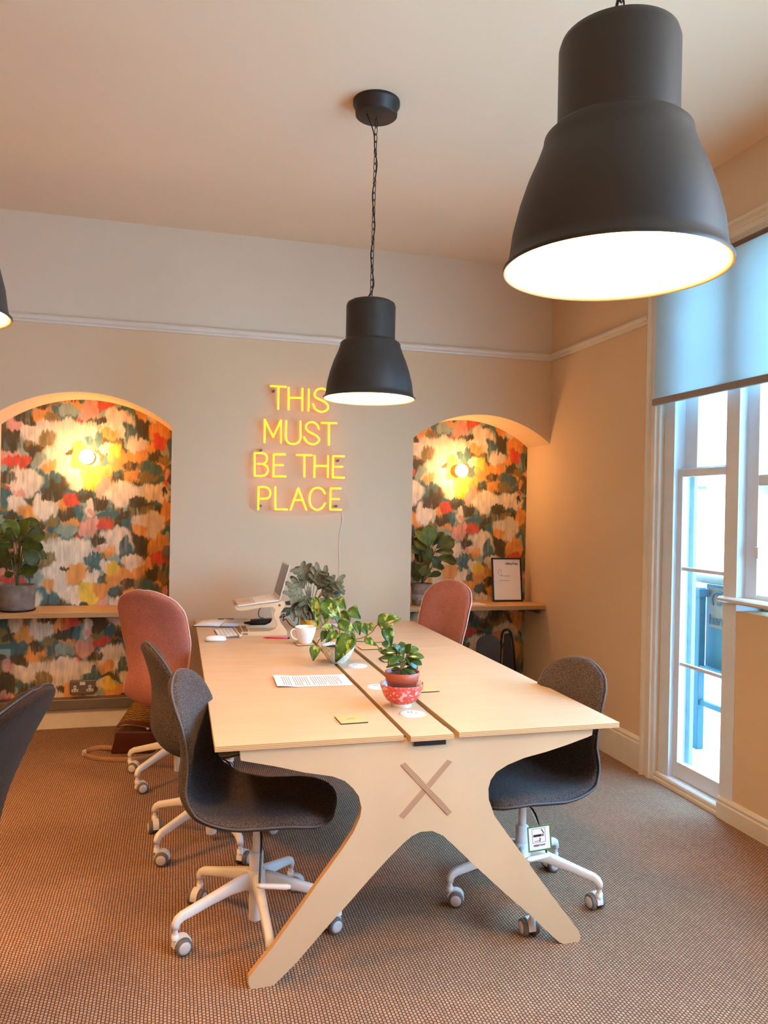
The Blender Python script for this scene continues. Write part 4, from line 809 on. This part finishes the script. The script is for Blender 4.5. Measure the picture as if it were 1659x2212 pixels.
# pen, cup, coasters
PN = thing('felt_pen', 'bright pink pen with a black end lying in front of the laptop riser', 'pen', (.527, 4.10, ZT+.0045), D2R(-14))
MB().tube([(-.058, 0, 0), (.058, 0, 0)], .0045, 12).build('barrel', M['pen'], PN); MB().tube([(-.074, 0, -.001), (-.058, 0, 0)], [.0012, .0044], 12).build('tip', M['pen'], PN); MB().tube([(.0585, 0, 0), (.070, 0, 0)], .0046, 12).build('cap_end', M['darkmetal'], PN)
def coaster(x, y, rz, lb, mark=False):
    K = thing('coaster', lb, 'coaster', (x, y, ZT), rz, 'square wooden coasters on the table')
    b = MB(); b.box((-.046, -.046, 0), (.046, .046, .0035)); b.build('backing', M['coastedge'], K); b = MB(); b.box((-.0455, -.0455, .0036), (.0455, .0455, .0042)); tp = b.build('veneer_face', M['coaster'], K)
    if mark:
        b = MB(); b.tube([(-.012, -.008, .0044), (.004, .014, .0044), (.012, -.008, .0044), (-.012, -.008, .0044)], .0005, 4); b.tube([(-.02, -.001, .0044), (.014, .003, .0044)], .0004, 4); b.build('engraved_mark', M['coastedge2'], K)
M['coastedge2'] = simple('engraving', '#b07c44', .6)
coaster(.572, 2.482, D2R(2), 'square wooden coaster with engraved mark lying alone at the near left', True)
coaster(.645, 3.905, D2R(2), 'square wooden coaster under the white cup')
coaster(.945, 3.745, D2R(2), 'square wooden coaster right of the trailing plant, beyond the table slot')
coaster(.975, 3.43, D2R(3), 'square wooden coaster half hidden behind the jade plant leaves')
coaster(.948, 2.845, D2R(2), 'square wooden coaster directly right of the red bowl')
CU = thing('cup', 'wide white ceramic cup with handle standing on a coaster', 'cup', (.650, 3.91, ZT+.0043))
b = MB(); b.lathe([(0, .003), (.027, .003), (.030, 0), (.033, .004), (.040, .022), (.050, .052), (.0555, .086), (.0545, .0875), (.0525, .086), (.047, .052), (.037, .022), (.025, .010), (0, .009)], 48); b.build('cup_body', M['whitecer'], CU)
b = MB(); hp = [(-.050, -.006, .072), (-.066, -.01, .076), (-.077, -.012, .064), (-.074, -.012, .045), (-.060, -.010, .028), (-.042, -.006, .022)]
b.tube(catmull(hp, 6), (.0042), 10); b.build('handle', M['whitecer'], CU)
# printed sheets
def sheet(x, y, rz, w, h, lb, name='printed_sheet', z=ZT, lines=True, curl=.01):
    K = thing(name, lb, 'paper', (x, y, z), rz)
    v = []; f = []; n_ = 14
    for i in range(n_+1):
        t_ = i/n_; zz = .0012+curl*max(0, math.sin(PI*(t_*1.6+.5)))**2*.6
        v += [(-w/2+w*t_, -h/2, zz), (-w/2+w*t_, h/2, zz)]
    for i in range(n_): a = 2*i; f.append((a, a+2, a+3, a+1))
    MB().add(v, f).build('page', M['paper'], K)
    if lines:
        b = MB(); random.seed(3)
        for k in range(26):
            x_ = -w/2+.03+k*(w-.06)/26
            if k in (4, 12): continue
            t_ = (x_+w/2)/w; zz = .0018+curl*max(0, math.sin(PI*(t_*1.6+.5)))**2*.6
            b.box((x_, -h/2+.02+(.10 if k % 5 == 4 else 0)*random.random(), zz), (x_+.0028, h/2-.02-random.random()*.01, zz+.0002))
        b.build('printed_lines', M['ink2'], K)
M['ink2'] = simple('grey_print', '#9a8f8a', .8)
sheet(.542, 3.075, D2R(-2), .30, .20, 'white printed sheet lying across the left table top near the centre slot')
sheet(1.02, 4.50, D2R(5), .21, .14, 'blank white papers at the far end of the table behind the plants', 'loose_papers', lines=False, curl=.004)
sheet(1.98, 5.05, D2R(4), .26, .15, 'blank white sheet on the right alcove shelf behind the pink chair', 'blank_sheet', z=.7855, lines=False, curl=.003)
# ---------------- plants ----------------
def vines(parent, V, r, mat, name='stems'):
    b = MB()
    for v in V: b.tube(catmull(v, 6), r, 6)
    return b.build(name, mat, parent, world=True)
PO = thing('trailing_plant', 'variegated trailing pothos in a pale patterned bowl in the middle of the table', 'plant', (.722, 3.425, ZT))
pm = NT('patterned_bowl_glaze'); vz = pm.n('ShaderNodeTexVoronoi', feature='DISTANCE_TO_EDGE'); vz.inputs['Scale'].default_value = 75; pm.l(pm.coord(), vz.inputs['Vector'])
pm.l(pm.ramp(vz.outputs[0], [(.04, lin('#f0ebe0')), (.10, lin('#c9bfa6'))]), pm.b.inputs['Base Color']); pm.b.inputs['Roughness'].default_value = .25
b = MB(); b.lathe([(0, .004), (.030, .004), (.031, 0), (.035, 0), (.037, .006), (.055, .024), (.070, .050), (.0775, .080), (.0765, .0815), (.0745, .080), (.067, .052), (.05, .028), (0, .018)], 48); b.build('bowl', pm.m, PO)
b = MB(); b.lathe([(0, .076), (.05, .072), (.0725, .066)], 32); b.build('soil', M['soil'], PO)
vines(PO, VINES, .0022, M['stem'])
b = MB()
for A_, B_, w_ in POTHOS: leaf(b, A_, B_, w_*1.15, 'heart', .10, (-.25, -.8, .55), .10)
thick(b.build('leaves', M['pothos'], PO, world=True), .0006)
CP = thing('jade_plant', 'small jade plant in a terracotta coloured plastic pot standing inside the red bowl', 'plant', (.791, 2.63, .766))
b = MB(); b.lathe([(0, 0), (.042, 0), (.044, .004), (.0545, .062), (.0585, .064), (.063, .098), (.0615, .0985), (.059, .096), (.055, .066), (.052, .05), (0, .05)], 40); b.build('pot', M['terracotta'], CP)
b = MB(); b.lathe([(0, .088), (.03, .086), (.0585, .084)], 28); b.build('soil', M['soil'], CP)
bx_, bz_ = .791, .842
vs_ = [[(bx_, 2.63, bz_), (bx_-.003, 2.632, bz_+.04), (.79, 2.63, .92)]]
for A_, B_, w_ in CRASS[::2]: vs_.append([(bx_, 2.63, .875), ((bx_+A_[0])/2, 2.63, (.885+A_[2])/2), tuple(A_)])
vines(CP, vs_, .0036, M['crassstem'] if 'crassstem' in M else M['stem'], 'stem')
b = MB()
for i, (A_, B_, w_) in enumerate(CRASS):
    dy = (-.028, .0, .02, -.015, .03)[i % 5]; B2 = (B_[0], B_[1]+dy, B_[2]); leaf(b, A_, B2, w_*1.08, 'jade', .10, (-.15, -.6, .8), .08)
thick(b.build('leaves', M['crass'], CP, world=True), .0045)
RB = thing('red_bowl', 'red patterned bowl with white foot on the centre strip holding the jade plant pot', 'bowl', (.791, 2.63, ZT))
rb = NT('red_patterned_glaze'); v_ = rb.coord(); vz = rb.n('ShaderNodeTexVoronoi'); vz.inputs['Scale'].default_value = 55; rb.l(v_, vz.inputs['Vector'])
c1 = rb.ramp(vz.outputs['Distance'], [(.18, lin('#e8a08c')), (.30, lin('#cf3f33')), (.62, lin('#d9574a')), (.75, lin('#e8a898'))])
rb.l(c1, rb.b.inputs['Base Color']); rb.b.inputs['Roughness'].default_value = .2
bi = NT('bowl_inner_glaze'); vz = bi.n('ShaderNodeTexVoronoi'); vz.inputs['Scale'].default_value = 60; bi.l(bi.coord(), vz.inputs['Vector']); bi.l(bi.ramp(vz.outputs['Distance'], [(.25, lin('#5560a0')), (.4, lin('#e9dfe4'))]), bi.b.inputs['Base Color']); bi.b.inputs['Roughness'].default_value = .2
b = MB(); b.lathe([(0, .003), (.034, .003), (.035, 0), (.038, 0), (.038, .012), (.042, .014)], 48, mi=1)
b.lathe([(.042, .014), (.055, .024), (.067, .042), (.0755, .066), (.0805, .082)], 48, mi=0); b.lathe([(.0805, .082), (.0795, .0825), (.0735, .066), (.064, .042), (.050, .026), (.03, .017), (0, .0165)], 48, mi=2)
b.build('bowl_body', [rb.m, M['whitecer'], bi.m], RB)
FP = thing('fern_plant', 'grey green lobed fern in a mustard pot at the far end of the table', 'plant', (.755, 4.38, ZT))
b = MB(); b.lathe([(0, 0), (.047, 0), (.05, .004), (.060, .062), (.058, .062), (.05, .02), (0, .02)], 36); b.build('outer_pot', M['mustard'], FP)
b = MB(); b.lathe([(.045, .02), (.05, .12), (.046, .12), (.044, .108), (0, .108)], 32); b.build('inner_pot', M['darkmetal'], FP)
b = MB(); s_ = MB(); O_ = Vector((.755, 4.38, ZT+.10))
random.seed(11)
for i, T_ in enumerate(FERN):
    T_ = Vector(T_); T_.y = 4.30+.16*random.random(); d_ = T_-O_; mid = O_+d_*.45+Vector((0, 0, .05+.03*random.random())); P_ = catmull([tuple(O_), tuple(mid), tuple(T_)], 8)
    s_.tube([tuple(q) for q in P_], .0018, 5)
    nP = len(P_)
    leaf(b, P_[nP//2-1], P_[-1], .040, 'strap', .03, (-.1, -.8, .6), .12, wav=.02)
    for k in (int(nP*.5), int(nP*.64), int(nP*.78)):
        q = P_[k]; ax = (P_[min(k+1, nP-1)]-P_[k-1]).normalized(); lt = ax.cross(Vector((-.1, -.8, .6))).normalized()
        for sg in (-1, 1):
            ln = .055*(1.15-abs(k/nP-.66)*1.5)+random.random()*.012; leaf(b, q, q+(ax*.62+lt*sg*.78+Vector((0, 0, -.15))).normalized()*ln*1.1, .030, 'strap', .06, (-.1, -.8, .6), .12, wav=.02)
thick(b.build('fronds', M['fern'], FP, world=True), .0006); s_.build('stems', M['stem'], FP, world=True)
def fig(lb, pos, rp, hp, L_, band, soilz):
    K = thing('fiddle_leaf_fig', lb, 'plant', pos, 0, 'potted figs on the alcove shelves')
    b = MB(); b.lathe([(0, 0), (rp*.90, 0), (rp*.95, .006), (rp*.98, hp*.4), (rp, hp), (rp*.93, hp), (rp*.92, hp*.86), (0, hp*.86)], 40); po = b.build('pot', M['concrete'], K)
    if band: MB().lathe([(rp*.96, hp*.25), (rp*.995, hp*.27), (rp*.995, hp*.5), (rp*.97, hp*.52)], 40).build('glazed_band', M['band'], K)
    else: MB().lathe([(rp*.98, .0), (rp*1.02, .003), (rp*1.04, .012), (rp*1.0, .012)], 40).build('saucer', M['chain'], K)
    MB().lathe([(0, hp*.9), (rp*.92, hp*.88)], 28).build('soil', M['soil'], K)
    L_ = [q for q in L_ if q[1][0] > (-1.03 if not band else 1.55)]
    top = Vector((pos[0], pos[1], pos[2]+hp*.85)); V = [[tuple(top), (pos[0]+.01, pos[1], pos[2]+hp+.12), (pos[0], pos[1], pos[2]+hp+.22)]]
    for A_, B_, w_ in L_: V.append([tuple(top+Vector((random.uniform(-.01, .01), 0, .02))), tuple((top+Vector(A_))/2+Vector((0, 0, .01))), tuple(A_)])
    vines(K, V, .0028, M['stem'])
    b = MB()
    for i, (A_, B_, w_) in enumerate(L_):
        xm = pos[0]-rp-.02 if band else -1.03; B2 = (max(B_[0], xm), min(B_[1]+random.uniform(-.05, .03), 5.22), B_[2]); A_ = (max(A_[0], xm), A_[1], A_[2]); w_ = min(w_, .09 if B2[0] <= xm+.02 else 9)
        leaf(b, A_, B2, w_*1.35, 'fiddle', .10, (random.uniform(-.4, .2), -.8, random.uniform(.2, .8)), .10, mi=1 if i < 2 else 0, wav=.012, nL=12)
    thick(b.build('leaves', [M['fig'], M['figv']], K, world=True), .0008)
    return K
M['band'] = simple('mottled_glaze_band', '#8d817c', .3, var=.6, nscale=60)
fig('dark leaved fig in a grey pot with a glazed band on the right alcove shelf', (1.655, 5.06, .7855), .074, .150, FIGR, True, 0)
fig('bushy fiddle leaf fig in a wide concrete pot on the left alcove shelf', (-.935, 5.07, .7855), .104, .158, FIGL, False, 0)
# ---------------- framed notice ----------------
FRM = thing('picture_frame', 'black framed white notice leaning in the right alcove on the shelf', 'picture frame', (2.345, 5.15, .7885), D2R(-3))
TL = Matrix.Rotation(D2R(-9), 4, 'X')
b = MB()
W_, H_ = .115, .318
for lo, hi in (((-W_, -.007, 0), (-W_+.011, .007, H_)), ((W_-.011, -.007, 0), (W_, .007, H_)), ((-W_, -.007, 0), (W_, .007, .011)), ((-W_, -.007, H_-.011), (W_, .007, H_))): b.box(lo, hi, M4=TL)
b.build('frame', M['blacktrim'], FRM)
MB().box((-W_+.008, -.003, .008), (W_-.008, .0, H_-.008), M4=TL).build('notice_sheet', M['paper'], FRM)
MB().box((-W_+.03, .007, .012), (-W_+.06, .045, .18), M4=TL).build('easel_back', M['blacktrim'], FRM)
fT = lambda x, z: TL @ Matrix.Translation((x, -.0034, z)) @ Matrix.Rotation(PI/2, 4, 'X')
M['inkd'] = simple('black_ink', '#2a1a14', .6); M['inkr'] = simple('red_brown_ink', '#7a3a2a', .6)
text_part('heading', 'OfficeTribe', .021, M['inkd'], FRM, fT(-.010, .268), .0002, bold=.0005)
text_part('small_print', 'wifi: officetribe', .0095, M['inkr'], FRM, fT(-.030, .182), .0002)
text_part('small_print', 'password: officetribe', .0095, M['inkr'], FRM, fT(-.062, .149), .0002)
b = MB(); sp_ = [(-.050, .222), (-.045, .212), (-.054, .206), (-.064, .214), (-.060, .232), (-.048, .236), (-.040, .226)]
sp_ = [(-.052, .214), (-.043, .216), (-.042, .228), (-.054, .234), (-.066, .226), (-.067, .208), (-.058, .195), (-.044, .189), (-.036, .190)]
b.tube([TL @ Vector((x, -.0036, z)) for x, z in [(q.x, q.y) for q in catmull([(x, z, 0) for x, z in sp_], 6)]], .0009, 5); b.tube([TL @ Vector((x, -.0036, z)) for x, z in ((-.042, .198), (-.033, .190), (-.043, .182))], .0009, 5)
b.build('curly_arrow', M['inkr'], FRM)
# ---------------- fire tag under the right-hand chair ----------------
FT = thing('fire_safety_tag', 'square white card tag with green border and RESISTANT print hanging from the chair', 'tag', (1.227, 2.395, .32), D2R(-4))
RT = Matrix.Rotation(D2R(-5), 4, 'Y')
def card(x0, x1, z0, z1, y, mat, nm): return MB().box((x0, y-.0003, z0), (x1, y, z1), M4=RT).build(nm, mat, FT)
card(-.043, .043, -.044, .044, 0, M['paper'], 'card')
b = MB()
for lo, hi in (((-.043, -.044), (-.038, .044)), ((.038, -.044), (.043, .044)), ((-.038, -.044), (.038, -.039)), ((-.038, .039), (.038, .044))): b.box((lo[0], -.0008, lo[1]), (hi[0], -.0004, hi[1]), M4=RT)
b.build('green_border', simple('green_print', '#4f7a3f', .6), FT)
b = MB()
for lo, hi in (((-.026, -.014), (-.025, .034)), ((.021, -.014), (.022, .034)), ((-.026, -.0145), (.022, -.0135)), ((-.026, .0335), (.022, .0345)), ((-.022, .006), (.008, .014)), ((.0095, .006), (.012, .014)), ((.0135, .006), (.016, .014)), ((-.018, -.0095), (.0, -.0080))): b.box((lo[0], -.0008, lo[1]), (hi[0], -.0004, hi[1]), M4=RT)
for k in range(3): b.box((.0, -.0008, .0165+k*.0), (.0, -.0008, .0165), M4=RT)
b.prism([(.004, .031), (.008, .031), (.017, .017), (.013, .017)], 1, -.0008, -.0004); b.ball((.002, -.0006, -.009), .0025, 10, 6, sc=(1, .2, 1)); b.build('cigarette_symbol', M['inkd'], FT)
b = MB(); b.prism([(.0, -.006), (-.001, -.001), (.002, .003), (.003, -.001), (.006, .001), (.005, -.005)], 1, -.0008, -.0004); b.build('flame_symbol', simple('red_print', '#c8321e', .6), FT)
text_part('lettering', 'RESISTANT', .0088, M['inkd'], FT, RT @ Matrix.Translation((-.023, -.0006, -.027)) @ Matrix.Rotation(PI/2, 4, 'X'), .0002, bold=.0003)
MB().tube(catmull([(-.001, 0, .038), (-.012, .008, .062), (-.020, .03, .085)], 5), .0006, 5).build('string', M['paper'], FT)
# ---------------- bags by the wall ----------------
SB = thing('straw_bag', 'slumped woven straw bag standing behind the brown leather handbag by the wall', 'bag', (-.165, 4.825, 0))
sm = NT('woven_straw'); wv = sm.n('ShaderNodeTexWave', wave_type='RINGS'); wv.inputs['Scale'].default_value = 34; wv.inputs['Distortion'].default_value = 6; wv.inputs['Detail'].default_value = 2; sm.l(sm.coord(), wv.inputs['Vector'])
sm.l(sm.ramp(wv.outputs['Fac'], [(.1, lin('#6e4618')), (.6, lin('#a3722e'))]), sm.b.inputs['Base Color']); sm.b.inputs['Roughness'].default_value = .85; sm.bump(wv.outputs['Fac'], .8, .008)
v = []; f = []; nu = 28; prof = [(0, .0, 0), (.15, 0, .0), (.178, .02, 0), (.18, .08, .0), (.165, .15, .02), (.14, .22, .045), (.11, .29, .07), (.085, .345, .085), (.06, .37, .09), (0, .365, .09)]
for r, z, sh in prof:
    for k in range(nu):
        a = 2*PI*k/nu; v.append((r*1.0*math.cos(a)*(1+.06*math.sin(3*a))+sh, r*.40*math.sin(a), z+.012*math.sin(2*a)*(z > .02)))
for i in range(len(prof)-1):
    for k in range(nu): k2 = (k+1) % nu; f.append((i*nu+k, i*nu+k2, (i+1)*nu+k2, (i+1)*nu+k))
MB().add(v, f).build('bag_body', sm.m, SB, sub=1)
MB().tube(catmull([(.02, -.03, .35), (.0, -.06, .30), (.05, -.08, .24), (.12, -.06, .27), (.13, -.03, .34)], 6), .006, 8).build('handle', M['strap'], SB)
LB = thing('leather_handbag', 'glossy dark brown leather handbag lying on the carpet in front of the straw bag', 'handbag', (-.21, 4.675, 0), D2R(-10))
LM = Matrix.Rotation(D2R(14), 4, 'Y')
b = MB(); v = [(-.135, -.045, 0), (.135, -.045, 0), (.135, .045, 0), (-.135, .045, 0), (-.105, -.05, .135), (.12, -.05, .135), (.12, .05, .135), (-.105, .05, .135)]
b.add(v, [(3, 2, 1, 0), (0, 1, 5, 4), (1, 2, 6, 5), (2, 3, 7, 6), (3, 0, 4, 7), (4, 5, 6, 7)], 0, False); b.build('bag_body', M['leather'], LB, bevel=.012, seg=3)
b = MB(); b.tube(catmull([(-.10, -.0, .160), (-.04, .0, .168), (.04, .0, .158), (.12, .0, .135)], 5), [(.05, .008)]*16, 12, lateral=(0, 1, 0), squash=.6); b.build('flap', M['leather'], LB, bevel=0)
MB().tube([(.07, -.052, .150), (.085, -.053, .146)], .006, 10).build('clasp', M['alu'], LB)
ST = catmull([(-.13, -.02, .03), (-.22, .03, .016), (-.275, -.03, .014), (-.26, -.10, .014), (-.17, -.16, .014), (-.05, -.185, .014), (.06, -.17, .014), (.13, -.10, .018), (.14, -.03, .05)], 6)
b = MB(); b.tube(ST, [(.0025, .014)]*len(ST), 8, lateral=None); 
b = MB(); b.tube(ST, [(.002, .014)]*len(ST), 8, squash=.7); b.build('strap', M['strap'], LB)
MB().box((-.283, -.075, .002), (-.262, -.055, .032)).build('strap_buckle', M['alu'], LB, bevel=.002)
# ---------------- chairs under the right alcove shelf ----------------
def rounded(x0, x1, z0, z1, r, n=6):
    out = []
    for cx_, cz_, a0 in ((x1-r, z1-r, 0), (x0+r, z1-r, PI/2), (x0+r, z0+r*.3, PI), (x1-r, z0+r*.3, 3*PI/2)):
        rr = r if a0 < 2 else r*.3
        for k in range(n+1): a = a0+PI/2*k/n; out.append(((cx_ if a0 < 2 else (x0+rr if a0 < 4 else x1-rr))+rr*math.cos(a), cz_+rr*math.sin(a)))
    return out
QC = thing('stacking_chair', 'small dark grey chair with rounded back tucked under the right alcove shelf', 'chair', (2.13, 5.0, 0), D2R(-14))
LNb = Matrix.Translation((0, -.0, .30)) @ Matrix.Rotation(D2R(8), 4, 'X') @ Matrix.Translation((0, 0, -.30))
b = MB(); tmp = MB(); tmp.prism(rounded(-.085, .085, .30, .585, .08), 1, -.012, .004); b.add([LNb @ Vector(p) for p in tmp.v], tmp.f, 0, False); b.build('backrest', M['charplast'] if 'charplast' in M else M['darkgrey'] if 'darkgrey' in M else simple('dark_grey_plastic', '#45403e', .5), QC, bevel=.004)
tmp = MB(); tmp.prism([(x*.95, y) for x, y in rounded(-.10, .10, -.01, .17, .05)], 2, .30, .318); tmp.build('seat', M['darkmetal'], QC, bevel=.004)
for sx in (-1, 1):
    for y_ in (0.0, .15): MB().tube([(sx*.08, y_, .30), (sx*.10, y_+(.02 if y_ else -.02), 0)], .007, 8).build('leg', M['darkmetal'], QC)
QF = thing('folding_chair', 'folded dark metal chair with a shiny tubular edge in the right alcove', 'chair', (2.33, 5.06, 0), D2R(-20))
b = MB(); lp = catmull([(.07, .05, 0), (.05, .03, .25), (.02, .0, .50), (.0, -.01, .58), (-.03, -.01, .595), (-.06, .0, .55), (-.07, .03, .3), (-.06, .05, 0)], 8); b.tube(lp, .009, 10); b.build('tubular_frame', simple('dark_chrome', '#4a5054', .2, .9), QF)
tmp = MB(); tmp.prism([(-.052, .30), (-.045, .56), (.0, .57), (.035, .30)], 1, .0, .02); tmp.build('back_panel', M['darkmetal'], QF, bevel=.003)
tmp = MB(); tmp.box((-.05, .03, .05), (.04, .05, .28)); tmp.build('seat', M['darkmetal'], QF, bevel=.003)
